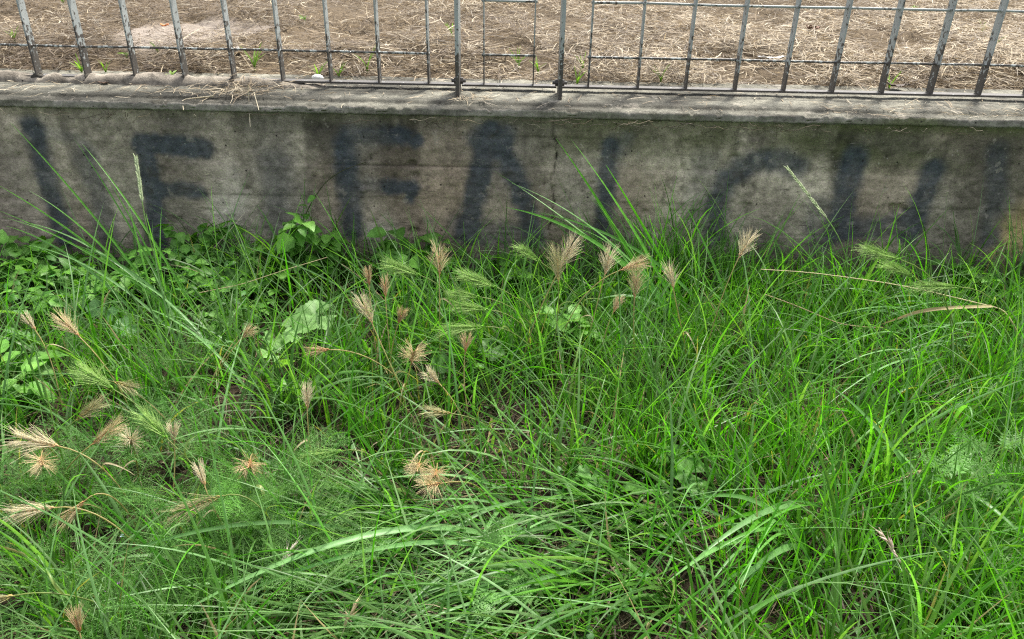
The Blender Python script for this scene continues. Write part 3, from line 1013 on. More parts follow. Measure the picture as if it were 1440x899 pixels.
def meadow():
    parts = []
    T = 3800
    cx, cy = ground_xy(T, 0.2, 1.88)
    u, v = to_px(np.stack([cx, cy, 0 * cx], -1))
    dens = density(u, v) * (0.35 + 1.3 * fbm(cx * 6, cy * 6, 3, 77.0))
    keep = rng.random(T) < dens / 1.35
    cx, cy, u, v = cx[keep], cy[keep], u[keep], v[keep]
    T = len(cx)
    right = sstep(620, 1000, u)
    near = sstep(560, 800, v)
    lying = ((u > 430) & (u < 1000) & (v > 700)).astype(float)
    kind = rng.random(T)
    for kname in ('fine', 'arch', 'broad'):
        if kname == 'fine': sel = kind < 0.48 + 0.1 * right
        elif kname == 'arch': sel = (kind >= 0.48 + 0.1 * right) & (kind < 0.89)
        else: sel = kind >= 0.89
        ids = np.nonzero(sel)[0]
        cnt = {'fine': 14, 'arch': 8, 'broad': 5}[kname]
        n = rng.poisson(cnt, len(ids)) + 2
        ti = np.repeat(ids, n)
        N = len(ti)
        spread = {'fine': 0.016, 'arch': 0.014, 'broad': 0.010}[kname]
        bxx = cx[ti] + rng.normal(0, spread, N); by = np.minimum(cy[ti] + rng.normal(0, spread, N), 1.895)
        base = np.stack([bxx, by, ground_z(bxx, by) - 0.004], 1)
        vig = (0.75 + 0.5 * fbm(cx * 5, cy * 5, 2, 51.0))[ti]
        ly = lying[ti]
        taz = rng.uniform(0, 2 * math.pi, T)[ti]
        az = taz + rng.normal(0, 1.1, N)
        lean = np.where(ly > 0, R(205), 0)
        az = np.where(ly > 0, lean + rng.normal(0, 0.5, N), az)
        if kname == 'fine':
            L = rng.uniform(0.06, 0.185, N) * vig; W = rng.uniform(0.0022, 0.0056, N)
            th0 = np.abs(rng.normal(0.18, 0.22, N)); th1 = th0 + np.abs(rng.normal(0.45, 0.42, N))
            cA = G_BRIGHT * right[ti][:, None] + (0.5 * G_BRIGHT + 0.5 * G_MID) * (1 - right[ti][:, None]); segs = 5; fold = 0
        elif kname == 'arch':
            L = rng.uniform(0.13, 0.34, N) * vig; W = rng.uniform(0.0024, 0.0056, N)
            th0 = np.abs(rng.normal(0.38, 0.26, N)); th1 = th0 + np.abs(rng.normal(0.75, 0.4, N))
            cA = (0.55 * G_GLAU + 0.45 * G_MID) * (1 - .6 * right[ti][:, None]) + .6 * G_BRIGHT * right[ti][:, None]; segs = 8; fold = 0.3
        else:
            L = rng.uniform(0.10, 0.26, N) * vig; W = rng.uniform(0.0050, 0.0092, N)
            th0 = np.abs(rng.normal(0.25, 0.2, N)); th1 = th0 + np.abs(rng.normal(0.9, 0.5, N))
            cA = np.tile(0.6 * G_MID + 0.4 * G_GLAU, (N, 1)); segs = 8; fold = 0.35
        short = np.where((u[ti] < 345) & (v[ti] < 520), 0.6, 1.0) * np.where((u[ti] < 480) & (v[ti] > 600), 0.72, 1.0)
        L = L * short
        th0 = th0 + ly * 0.55; th1 = np.minimum(th1 + ly * 0.5, 2.3)
        # per-tuft and per-blade pigment; some blades painted pale as highlights
        tm = rng.random((T, 1))[ti]
        bm = rng.random((N, 1))
        c = cA * (0.72 + 0.5 * tm) * (0.78 + 0.44 * bm)
        yl = (rng.random((N, 1)) < 0.05)
        c = np.where(yl, c * 0.4 + G_YEL * 0.6, c)
        dk = (rng.random((N, 1)) < 0.3)
        c = np.where(dk, 0.3 * c + 0.7 * G_DARK, c)
        if kname != 'fine':
            c = np.where(rng.random((N, 1)) < .22, c * .5 + .5 * np.array([.22, .34, .17]), c)  # pale highlights put into the blade colour
        dry = (rng.random((N, 1)) < 0.045) & (L[:, None] < 0.2)
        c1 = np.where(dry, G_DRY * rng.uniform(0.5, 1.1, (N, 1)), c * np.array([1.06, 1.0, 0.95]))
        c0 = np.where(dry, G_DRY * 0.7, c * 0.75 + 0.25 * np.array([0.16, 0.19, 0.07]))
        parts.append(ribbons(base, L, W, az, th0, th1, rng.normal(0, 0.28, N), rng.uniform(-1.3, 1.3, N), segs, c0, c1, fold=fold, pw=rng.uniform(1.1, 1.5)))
    # loose long blades that cross over the tufts in every direction
    N = 2600
    bxx, by = ground_xy(N, 0.2, 1.86)
    uu, vv = to_px(np.stack([bxx, by, 0 * bxx], -1))
    k = rng.random(N) < np.where((uu < 345) & (vv < 470), .3, 1) * np.where((uu > 1120) & (vv < 410), .4, 1)
    bxx, by = bxx[k], by[k]; N = len(bxx)
    c = np.where(rng.random((N, 1)) < .6, G_GLAU, G_MID * .6 + G_BRIGHT * .4) * rng.uniform(.75, 1.3, (N, 1))
    dry = rng.random((N, 1)) < .05
    c = np.where(rng.random((N, 1)) < .25, c * .5 + .5 * np.array([.24, .36, .18]), c)  # some loose blades painted paler to stand for highlights
    c = np.where(dry, G_DRY * .9, c)
    th0 = np.abs(rng.normal(.65, .35, N))
    parts.append(ribbons(np.stack([bxx, by, ground_z(bxx, by)], 1), rng.uniform(.14, .38, N) * np.where(dry[:, 0], .6, 1), rng.uniform(.0026, .0058, N), rng.uniform(0, 6.283, N), th0,
                         th0 + rng.uniform(.15, .85, N), rng.normal(0, .2, N), rng.normal(0, 1.0, N), 10, c * .9, c * 1.05, fold=.35))
    a = Acc()
    for V, F4, C in parts: a.add(V, F4, None, C)
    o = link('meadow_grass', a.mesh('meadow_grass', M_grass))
    tag(o, 'tangled green grass growing in front of the concrete wall', kind='stuff')
    print('meadow tris', sum(len(p[1]) * 2 for p in parts))


meadow()

# low ground cover: small leaves close to the soil
def ground_cover():
    N = 10500
    x, y = ground_xy(N, 0.3, 1.9)
    u, v = to_px(np.stack([x, y, 0 * x], -1))
    d = 0.25 + 0.9 * fbm(x * 7, y * 7, 3, 91.0)
    d = d * np.where((u < 360) & (v < 480), 2.2, 1) * np.where((u > 560) & (u < 780) & (v > 560) & (v < 740), 0.4, 1)
    k = rng.random(N) < d * 0.62
    x, y = x[k], y[k]; N = len(x)
    ltl = ((u[k] < 360) & (v[k] < 480))
    z = ground_z(x, y) + 0.008 + rng.random(N) * np.where(ltl, 0.095, 0.045)
    L = rng.uniform(0.008, 0.02, N) * np.where(ltl, 1.5, 1.0)
    c = (G_MID * 0.8 + G_DARK * 0.2) * rng.uniform(0.65, 1.35, (N, 1))
    c = c + (rng.random((N, 1)) < 0.2) * np.array([0.02, 0.03, 0.03])
    V, F4, C = ribbons(np.stack([x, y, z], 1), L, L * rng.uniform(0.5, 0.75, N), rng.uniform(0, 6.283, N), 1.2 + rng.normal(0, 0.3, N), 1.7 + rng.normal(0, 0.3, N), None, rng.normal(0, .4, N), 4, c, c, fold=0.25, root=0.25, sharp=2.5)
    o = link('ground_cover', mesh_np('ground_cover', V, [F4], M_leaf, C))
    tag(o, 'small low leaves of ground cover growing between the grass', kind='stuff')


ground_cover()

# ------------------------------------------------------------------ tall grasses: things with blades one can follow
def tall_grass(label, root_px, blades, group=None, width=0.0056, c0=G_MID, c1=G_MID):
    """blades: (root u, v), (tip u, v, height of tip), arch height, width factor, colour mix"""
    rp = at_z(root_px[0], root_px[1], 0.0)
    t = thing('tall_grass', label, 'grass', tuple(rp), group)
    for (ru, rv), (tu, tv, tz), arch, wf, mix in blades:
        ru += random.uniform(-28, 28); rv += random.uniform(-12, 22)
        P0 = at_z(ru, rv, 0.0)
        P3 = at_z(tu, tv, tz)
        if P3[1] > 1.89:
            P3 = at_y(tu, tv, 1.89)
        d = P3 - P0
        P1 = P0 + d * 0.25 + np.array([0, 0, arch])
        P2 = P0 + d * 0.66 + np.array([0, 0, arch * 0.75 + 0.0])
        a = Acc()
        pts = bez(P0, P1, P2, P3, 18)
        pts[:, 2] = np.maximum(pts[:, 2], 0.004)
        pts[:, 1] = np.where(pts[:, 2] < .45, np.minimum(pts[:, 1], 1.893), pts[:, 1])
        cc = (np.asarray(c0) * (1 - mix) + np.asarray(c1) * mix) * random.uniform(.85, 1.2)
        blade_along(a, pts, width * wf, cc * .9, cc * 1.05, 0.3, random.uniform(-1.0, 1.0))
        link('blade', a.mesh('blade', M_grass, True, rp), t)
    return t


rr = random.Random(4)
tall_grass('tall loose grass leaning left in front of the first painted strokes on the wall', (255, 460), [
    ((250, 455), (14, 172, .40), .05, 1.0, .2), ((240, 450), (0, 262, .34), .05, 1.0, .7), ((255, 460), (104, 195, .36), .06, .8, .3),
    ((262, 455), (116, 203, .36), .07, 1.0, .1), ((235, 450), (40, 268, .32), .08, 1.0, .2), ((255, 470), (0, 297, .3), .06, .9, .1),
    ((240, 470), (8, 318, .24), .09, 1.1, .9), ((260, 480), (30, 312, .22), .1, 1.0, .9), ((270, 490), (40, 345, .2), .1, .9, .9),
    ((250, 470), (180, 288, .3), .05, .9, .8), ((270, 470), (150, 250, .33), .05, .7, .4), ((245, 440), (205, 300, .3), .03, 1.0, .7),
    ((290, 520), (105, 345, .18), .1, 1.0, .9), ((330, 560), (150, 380, .15), .11, .9, 1.0), ((360, 590), (190, 430, .12), .1, .9, .9)],
    c0=G_BRIGHT * .8, c1=G_GLAU * 1.1)
tall_grass('tall bright grass tuft fanning up and left before the wall right of the crack', (965, 470), [
    ((960, 470), (782, 195, .42), .04, 1.0, .0), ((965, 470), (803, 196, .42), .05, 1.2, .1), ((985, 480), (720, 258, .32), .10, .8, .7),
    ((975, 480), (712, 292, .28), .12, 1.2, .3), ((985, 490), (694, 240, .30), .05, .6, .4), ((965, 465), (852, 232, .4), .03, .9, .1),
    ((985, 460), (914, 268, .36), .02, .9, .2), ((960, 465), (828, 270, .34), .04, .8, .5), ((990, 470), (760, 300, .26), .10, .9, .6),
    ((985, 480), (823, 428, .10), .10, 1.4, 1.0), ((1010, 470), (930, 300, .3), .03, .8, .2), ((1020, 480), (965, 290, .3), .03, .8, .4),
    ((950, 470), (790, 320, .24), .12, .9, .8), ((940, 460), (870, 335, .26), .03, .9, .3)], width=0.0088, c0=G_BRIGHT, c1=G_GLAU * 1.15)
bl = []
for k in range(52):
    ru, rv = rr.uniform(640, 860), rr.uniform(700, 850)
    L = rr.uniform(130, 280)
    a_ = R(rr.gauss(152, 21))
    bl.append(((ru, rv), (ru + L * math.cos(a_), rv + L * math.sin(a_) * .8, rr.uniform(.02, .08)), rr.uniform(.015, .055), rr.uniform(.5, 1.25), rr.random()))
tall_grass('pale flattened grass swept to the left over bare soil at the bottom middle', (750, 760), bl, c0=G_GLAU * .8, c1=G_GLAU * 1.35)
tall_grass('long pale broad blade sweeping across the feathery weeds', (620, 770), [
    ((690, 770), (205, 892, .06), .12, 1.9, .8), ((560, 760), (0, 855, .08), .13, 1.0, .6), ((700, 790), (270, 870, .05), .1, 1.2, 1.0)], c0=G_GLAU, c1=G_GLAU * 1.3)
bl = []
for k in range(16):
    ru, rv = rr.uniform(1040, 1170), rr.uniform(740, 860)
    bl.append(((ru, rv), (ru - rr.uniform(20, 160), rv + rr.uniform(-110, 90), rr.uniform(.06, .18)), rr.uniform(.04, .1), rr.uniform(.7, 1.5), rr.random()))
bl += [((1120, 740), (962, 802, .1), .09, 1.9, 1.0), ((1130, 790), (965, 905, .08), .11, 1.7, .9), ((1090, 790), (975, 690, .16), .03, 1.2, .6)]
tall_grass('broad-bladed grass tuft bending left over brown soil at the lower right', (1105, 780), bl, c0=G_BRIGHT * .8, c1=G_GLAU * 1.2)
bl = []
for k in range(26):
    ru, rv = rr.uniform(1190, 1330), rr.uniform(560, 760)
    a_ = R(rr.choice([rr.gauss(38, 18), rr.gauss(100, 60), rr.gauss(-70, 40)]))
    L = rr.uniform(70, 190)
    bl.append(((ru, rv), (ru + L * math.cos(a_), rv + L * math.sin(a_) * .8, rr.uniform(.05, .18)), rr.uniform(.03, .11), rr.uniform(.6, 1.4), rr.random()))
bl += [((1330, 745), (1165, 540, .22), .05, 1.7, .7), ((1215, 690), (1500, 835, .08), .13, 1.8, .3), ((1240, 700), (1285, 440, .26), .02, .8, .4)]
tall_grass('long dark blades crossing in the dense grass toward the right edge', (1260, 660), bl, c0=G_MID * .9, c1=G_GLAU)
bl = []
for k in range(22):
    ru, rv = rr.uniform(1290, 1450), rr.uniform(440, 560)
    a_ = R(rr.gauss(178, 22))
    L = rr.uniform(80, 200)
    bl.append(((ru, rv), (ru + L * math.cos(a_), rv - 20 + L * math.sin(a_) * .6, rr.uniform(.05, .14)), rr.uniform(.06, .12), rr.uniform(.5, .9), rr.random()))
tall_grass('fine grey-green grass arching left beneath the long dry stalk', (1370, 500), bl, c0=G_GLAU, c1=G_GLAU * 1.3)
bl = []
for k in range(24):
    ru, rv = rr.uniform(540, 720), rr.uniform(420, 560)
    bl.append(((ru, rv), (ru + rr.gauss(-20, 70), rv - rr.uniform(60, 150), rr.uniform(.15, .26)), rr.uniform(.01, .05), rr.uniform(.5, .9), rr.random()))
tall_grass('slender upright grass among the barley heads in the middle', (630, 490), bl, c0=G_BRIGHT * .8, c1=G_GLAU)
bl = []
for k in range(20):
    ru, rv = rr.uniform(330, 520), rr.uniform(420, 620)
    bl.append(((ru, rv), (ru + rr.gauss(-60, 90), rv - rr.uniform(0, 110), rr.uniform(.08, .2)), rr.uniform(.04, .1), rr.uniform(.6, 1.0), rr.random()))
tall_grass('grey-green crossing blades around the pale lobed leaf', (420, 520), bl, c0=G_GLAU, c1=G_GLAU * 1.25)

# ------------------------------------------------------------------ seed heads
def spike_mesh(L, kind, seed, parts_parent, frame, spread=1.0):
    """seed head along local +Z in the given frame (3x3 columns X,Y,Z): core mesh plus awns"""
    r = np.random.default_rng(seed)
    if kind == 'dry': cs, cb, ca = (0.52, 0.37, 0.19), (0.44, 0.25, 0.10), (0.68, 0.575, 0.33)
    elif kind == 'pale': cs, cb, ca = (0.60, 0.49, 0.28), (0.54, 0.36, 0.17), (0.75, 0.68, 0.46)
    elif kind == 'rust': cs, cb, ca = (0.46, 0.28, 0.13), (0.38, 0.19, 0.07), (0.62, 0.49, 0.27)
    elif kind == 'half': cs, cb, ca = (0.45, 0.38, 0.16), (0.38, 0.30, 0.1), (0.5, 0.48, 0.25)
    else: cs, cb, ca = (0.24, 0.46, 0.07), (0.15, 0.36, 0.03), (0.36, 0.56, 0.15)
    core, awn = Acc(), Acc()
    body = L * 0.62
    n = max(9, int(body / 0.0034))
    bend = r.normal(0, 0.12)
    bd = r.uniform(0, 6.28)
    gv = frame.T @ np.array([0, 0, -.12])

    def axis_pt(s):
        k = bend * s * s / max(L, 1e-3)
        return np.array([k * math.cos(bd), k * math.sin(bd), s])
    tube(core, [axis_pt(s) for s in np.linspace(-0.002, body, 8)], np.linspace(0.0009, 0.0005, 8), 5, cb, cs)
    for i in range(n):
        s = body * (i + 0.5) / n
        side = 1 if i % 2 else -1
        tt = i / n
        for j in (-1, 0, 1):
            az = (0 if side > 0 else math.pi) + j * 0.85 + r.normal(0, 0.18)
            tilt = (0.30 + 0.10 * r.random() + 0.1 * abs(j)) * (1.0 - 0.35 * tt)
            out = np.array([math.cos(az), math.sin(az) * 0.8, 0])
            d = out * math.sin(tilt) + np.array([0, 0, math.cos(tilt)])
            p0 = axis_pt(s) + out * 0.0006
            sl = r.uniform(0.006, 0.009) * (1 if j == 0 else 0.85)
            cc = np.array(cs) * r.uniform(0.8, 1.2) * (1 - tt * 0.0)
            mixb = max(0, 1 - tt * 2.2)
            cc = cc * (1 - mixb) + np.array(cb) * mixb
            tube(core, [p0, p0 + d * sl * 0.45, p0 + d * sl], np.array([0.0005, 0.0014 if j == 0 else 0.0010, 0.0003]) * (1.5 if kind == 'green' else 1.0), 4, cc)
            na = 5 if spread >= 1.5 or kind == 'green' else 4
            for q in range(na):
                tl = min(tilt * r.uniform(0.35, 1.5) * (.12 + (.85 if spread < 1.5 else 1.6) * spread) + r.normal(0, 0.07), 1.75)
                az2 = az + r.normal(0, 0.25)
                o2 = np.array([math.cos(az2), math.sin(az2), 0])
                d2 = o2 * math.sin(tl) + np.array([0, 0, math.cos(tl)])
                al = r.uniform(0.020, 0.044) * (1.0 - 0.2 * tt) * min(1.25, max(.62, L / 0.058))
                pA = p0 + d * sl * 0.8
                pB = pA + d2 * al * 0.5
                pC = pB + (d2 + o2 * r.normal(0.14, 0.14) + gv) * al * 0.5
                tube(awn, [pA, pB, pC], [0.00028, 0.00025, 0.00014], 3, np.array(ca) * r.uniform(.85, 1.1))
    for acc in (core, awn):
        acc.V = [v @ frame.T for v in acc.V]
    o = link('seed_head', core.mesh('seed_head', M_awn), parts_parent)
    link('awns', awn.mesh('awns', M_awn), o)
    return o


def frame_for(d):
    d = d / np.linalg.norm(d)
    x = np.cross(np.array([0.2, -0.7, 0.7]), d); x /= np.linalg.norm(x) + 1e-9
    y = np.cross(d, x)
    return np.stack([x, y, d], 1)


def stem_to(acc, P0, d, h, r, c0, c1, root=None, rootdist=0.5):
    hd = np.array([d[0], d[1], 0.0])
    if root is None:
        root = np.array([P0[0], P0[1], 0]) - hd * (h * rootdist + 0.03) + np.array([rng.normal(0, .02), rng.normal(0, .02), 0])
        root[1] = min(root[1], 1.88)
        root[2] = float(ground_z(root[0], root[1]))
    L = np.linalg.norm(P0 - root)
    pts = bez(root, root + np.array([0, 0, L * .4]), P0 - d * L * .35, P0 + d * .001, 14)
    tube(acc, pts, np.linspace(r * 1.15, r, 14), 5, c0, c1)
    return pts


HEADS = [
    # base px, tip px, height of base, kind, spread, label
    ((618, 388), (618, 338), .19, 'dry', 1.25, 'bushy tan barley head against the wall below the letter E'),
    ((788, 377), (815, 326), .20, 'pale', 1.0, 'pinkish tan barley head leaning right in front of the wall crack'),
    ((785, 398), (781, 338), .19, 'half', .9, 'half-green upright barley head close beside the pinkish tan one at the crack'),
    ((850, 388), (862, 340), .19, 'pale', 1.3, 'thin open straw-coloured barley head under the single slanted paint stroke'),
    ((872, 380), (915, 364), .20, 'dry', .95, 'tan barley head lying almost level below the slanted paint stroke'),
    ((892, 420), (895, 372), .16, 'dry', 1.1, 'tan upright barley head just under the level-lying one'),
    ((947, 407), (940, 365), .17, 'pale', 1.0, 'pinkish barley head half hidden behind tall bright blades at the wall'),
    ((862, 440), (874, 414), .13, 'dry', .9, 'short tan barley head with a greenish base in the grass below the wall tufts'),
    ((1038, 364), (1060, 318), .22, 'pale', 1.05, 'pale cream barley head standing against the painted letter O'),
    ((524, 457), (503, 408), .16, 'pale', 1.0, 'large pale barley head leaning left beside two small rusty ones'),
    ((542, 418), (540, 386), .16, 'rust', .6, 'small rusty barley head to the right of the large pale leaning one'),
    ((519, 402), (517, 376), .17, 'rust', .55, 'smallest rusty barley head under the stem of the letter E'),
    ((578, 512), (584, 478), .14, 'dry', 1.7, 'round starry tan barley head in the middle of the grass'),
    ((618, 540), (598, 520), .12, 'pale', 1.4, 'fluffy pale barley head below the round starry one'),
    ((636, 582), (588, 577), .10, 'half', .9, 'flat-lying yellowish barley head over the middle grass'),
    ((654, 496), (657, 472), .14, 'rust', .9, 'little rust-brown barley head right of the starry tan one'),
    ((560, 455), (565, 440), .15, 'rust', .9, 'tiny brown barley head behind slender upright grass'),
    ((112, 474), (74, 437), .15, 'dry', 1.0, 'reddish tan barley head leaning left under the leafy bank by the wall'),
    ((50, 465), (32, 440), .14, 'pale', .55, 'narrow pinkish barley head beside the pale leaves at the left edge'),
    ((338, 478), (354, 460), .13, 'dry', 1.2, 'small straw-coloured barley head left of the pale lobed leaf'),
    ((464, 492), (428, 494), .13, 'rust', .8, 'rust-red barley head lying flat below the pale lobed leaf'),
    ((432, 576), (431, 536), .11, 'pale', .8, 'thin upright pale barley head beneath the rust-red flat one'),
    ((160, 537), (198, 548), .12, 'half', 1.1, 'yellow-green fuzzy barley head with tan centre left of middle'),
    ((106, 592), (148, 556), .10, 'half', .8, 'slanting tan barley head with green base in the left grass'),
    ((84, 628), (4, 614), .12, 'pale', .9, 'long whitish barley head pointing left at the left edge'),
    ((58, 642), (56, 664), .12, 'dry', 2.2, 'star-shaped straw barley head just under the long whitish one'),
    ((128, 626), (176, 590), .10, 'dry', .9, 'brown slanting barley head right of the long whitish one'),
    ((186, 626), (180, 612), .10, 'pale', 1.6, 'small pale starry barley head between brown slanting head and feathery weeds'),
    ((78, 714), (0, 726), .10, 'pale', .8, 'long pinkish barley head lying along the left edge above feathery weeds'),
    ((120, 704), (80, 745), .10, 'dry', .6, 'brown barley head drooping downward above the feathery weeds'),
    ((288, 684), (278, 652), .10, 'pale', .75, 'narrow white-pink barley head in the lower left feathery weeds'),
    ((245, 622), (243, 601), .10, 'pale', .9, 'tiny white-pink barley head near a long pale blade'),
    ((352, 646), (350, 664), .10, 'rust', 2.0, 'rust-centred star-shaped barley head above the curled yellow leaf'),
    ((590, 650), (585, 668), .10, 'dry', 2.1, 'upper left star of the three barley heads on one clump over bare soil'),
    ((614, 660), (612, 676), .10, 'rust', 1.9, 'upper right star of the three barley heads on one clump over bare soil'),
    ((620, 680), (588, 686), .10, 'dry', 1.6, 'lowest of the three barley heads on one clump over bare soil'),
    ((312, 698), (222, 730), .11, 'half', .55, 'large pale green barley head pointing left above feathery weeds'),
    ((482, 634), (418, 648), .09, 'green', .7, 'faint green barley head lying level left of the three stars'),
    ((592, 388), (528, 368), .16, 'green', .8, 'green barley head pointing left below the painted E'),
    ((700, 405), (634, 378), .17, 'green', .6, 'upper green barley head of the fan in the middle by the wall'),
    ((676, 418), (625, 412), .16, 'green', .6, 'second green barley head of the fan in the middle by the wall'),
    ((688, 436), (628, 432), .15, 'green', .6, 'third green barley head of the fan in the middle by the wall'),
    ((682, 460), (604, 466), .14, 'green', .65, 'lowest grey-green barley head of the fan in the middle'),
    ((762, 370), (722, 344), .19, 'green', .45, 'smooth green barley head just left of the wall crack'),
    ((1268, 366), (1201, 346), .23, 'green', .45, 'top green foxtail head against the painted wall at right'),
    ((1288, 392), (1238, 366), .21, 'green', .45, 'middle green foxtail head of three at right'),
    ((1350, 404), (1268, 402), .20, 'green', .45, 'bottom green foxtail head of three lying level at right'),
    ((160, 548), (98, 512), .12, 'green', .9, 'bright soft green barley head under the fuzzy left grass'),
    ((236, 618), (188, 572), .11, 'green', .6, 'bright green barley head in lush blades left of centre'),
    ((20, 838), (-30, 850), .10, 'half', .6, 'pale green barley head cut by the left edge near the bottom'),
    ((112, 890), (106, 868), .08, 'rust', .8, 'dull brown barley head at the bottom left corner'),
]


def barley(i, h):
    (u0, v0), (u1, v1), z, kind, spread, label = h
    z = z * 1.22 + .01
    P0 = at_z(u0, v0, z)
    zc = depth_of(P0)
    star = spread >= 1.6
    pxl = math.hypot(u1 - u0, v1 - v0)
    P1 = at_depth(u1, v1, zc + (-0.03 if star else random.uniform(-.008, .008)))
    d = P1 - P0
    L = np.linalg.norm(d)
    d = d / L
    L = max(L, .026)
    t = thing('wall_barley', label, 'barley', tuple(P0), 'wall barley seed heads')
    fr = frame_for(d)
    spike_mesh(L * 0.86, kind, 100 + i, t, fr, spread)
    a = Acc()
    g = kind in ('green', 'half')
    c = (0.22, 0.27, 0.08) if g else (0.45, 0.36, 0.17)
    pts = stem_to(a, P0, d, z, 0.0010, (0.13, 0.2, 0.05) if g else (0.3, 0.27, 0.1), c)
    link('stem', a.mesh('stem', M_grass, True, P0), t)
    # the flag leaf, dry and twisted on the ripe ones
    if not g and i % 3: return
    k = random.randint(7, 10)
    b = Acc()
    q = pts[k]
    az = random.uniform(0, 6.28)
    e = q + np.array([math.cos(az) * .045, math.sin(az) * .045 - .01, -.01 if not g else .02])
    blade_along(b, bez(q, q + (pts[k + 1] - q) * .8 + np.array([0, 0, .012]), (q + e) / 2 + np.array([0, 0, .02]), e, 9), 0.0032,
                (0.2, 0.24, 0.06) if g else (0.38, 0.31, 0.18), (0.12, 0.22, 0.05) if g else (0.42, 0.34, 0.22), .4, random.uniform(-2, 2))
    link('flag_leaf', b.mesh('flag_leaf', M_grass, True, P0), t)


for i, h in enumerate(HEADS): barley(i, h)


def slender(label, bu, tp, z, seed, n=34):
    """narrow rye-grass like spike with spikelets pressed to the stalk"""
    P0 = at_z(*bu, z)
    P1 = at_depth(*tp, depth_of(P0))
    d = P1 - P0; L = np.linalg.norm(d); d /= L
    t = thing('grass_spike', label, 'grass spike', tuple(P0))
    r = np.random.default_rng(seed)
    fr = frame_for(d)
    a = Acc()
    tube(a, [np.array([0, 0, s]) for s in np.linspace(0, L, 6)], np.linspace(.0009, .0005, 6), 5, (.25, .36, .12))
    for i in range(n):
        s = L * (i + .3) / n
        sd_ = 1 if i % 2 else -1
        out = np.array([sd_, r.normal(0, .35), 0])
        tilt = .22 + .1 * r.random()
        dd = out / np.linalg.norm(out) * math.sin(tilt) + np.array([0, 0, math.cos(tilt)])
        p = np.array([0, 0, s]) + out * .0006
        l = r.uniform(.010, .014)
        tube(a, [p, p + dd * l * .4, p + dd * l], [.0007, .0017, .0003], 5, np.array((.50, .58, .34)) * r.uniform(.85, 1.15))
    a.V = [v @ fr.T for v in a.V]
    link('seed_head', a.mesh('seed_head', M_awn), t)
    b = Acc()
    stem_to(b, P0, d, z, .0012, (.12, .2, .05), (.24, .36, .12), rootdist=.28)
    link('stem', b.mesh('stem', M_grass, True, P0), t)


slender('slender pale green seed spike upright before the painted letter F', (200, 284), (191, 222), .30, 1)
slender('slender pale green seed spike leaning left between the painted O and W', (1163, 308), (1107, 236), .28, 2)


def brome(label, bu, tp, z, c, seed, root=None):
    P0 = at_z(*bu, z); P1 = at_depth(*tp, depth_of(P0))
    d = P1 - P0; L = np.linalg.norm(d); d /= L
    t = thing('oat_stalk', label, 'dry grass', tuple(P0))
    r = np.random.default_rng(seed); fr = frame_for(d)
    a = Acc()
    for i in range(7):
        s = L * i / 8
        az = r.uniform(0, 6.28); tilt = r.uniform(.15, .5)
        dd = np.array([math.cos(az) * math.sin(tilt), math.sin(az) * math.sin(tilt), math.cos(tilt)])
        p = np.array([0, 0, s]); l = r.uniform(.012, .018)
        tube(a, [p, p + dd * l * .4, p + dd * l], [.0006, .0021, .0003], 5, np.array(c) * r.uniform(.8, 1.15))
        tube(a, [p + dd * l * .9, p + dd * (l + .012)], [.0003, .0001], 3, c)
    tube(a, [np.array([0, 0, s]) for s in np.linspace(0, L, 4)], .0006, 4, c)
    a.V = [v @ fr.T for v in a.V]
    link('seed_head', a.mesh('seed_head', M_awn), t)
    b = Acc()
    stem_to(b, P0, d, z, .0008, (.4, .34, .2), (.5, .42, .26), root=None if root is None else at_z(*root, 0.0))
    link('stem', b.mesh('stem', M_dry, True, P0), t)


brome('pinkish dry oat-like seed head on a bent straw at the lower right', (1268, 793), (1236, 742), .13, (.62, .5, .42), 3, (1345, 905))
brome('white open oat husks above the bottom left weeds', (396, 800), (412, 765), .08, (.75, .68, .58), 4)
brome('tan fluffy seed head at the bottom edge left of middle', (484, 885), (500, 845), .08, (.6, .48, .28), 5)
brome('dull brown seed head lying in the dense right grass', (1262, 676), (1300, 662), .10, (.48, .36, .24), 6)


def dry_stalk(label, px, c, w=.0014, leaf=None):
    P = np.array([at_z(u, v, z) for u, v, z in px])
    P[:, 1] = np.minimum(P[:, 1], 1.89)
    t = thing('dry_stalk', label, 'dry stalk', tuple(P[0]))
    tt = np.linspace(0, len(P) - 1, 24)
    pts = np.stack([np.interp(tt, np.arange(len(P)), P[:, k]) for k in range(3)], 1)
    for _ in range(2): pts[1:-1] = (pts[:-2] + 2 * pts[1:-1] + pts[2:]) / 4
    a = Acc()
    tube(a, pts, np.linspace(w, w * .5, 24), 6, c)
    link('stem', a.mesh('stem', M_dry, True, P[0]), t)
    if leaf:
        b = Acc()
        Q = np.array([at_z(u, v, z) for u, v, z in leaf])
        s = np.linspace(0, len(Q) - 1, 16)
        q = np.stack([np.interp(s, np.arange(len(Q)), Q[:, k]) for k in range(3)], 1)
        for _ in range(2): q[1:-1] = (q[:-2] + 2 * q[1:-1] + q[2:]) / 4
        blade_along(b, q, .0065, (.3, .26, .12), (.42, .3, .17), .4, 1.2, .9, 4)
        link('dry_leaf', b.mesh('dry_leaf', M_dry, True, P[0]), t)


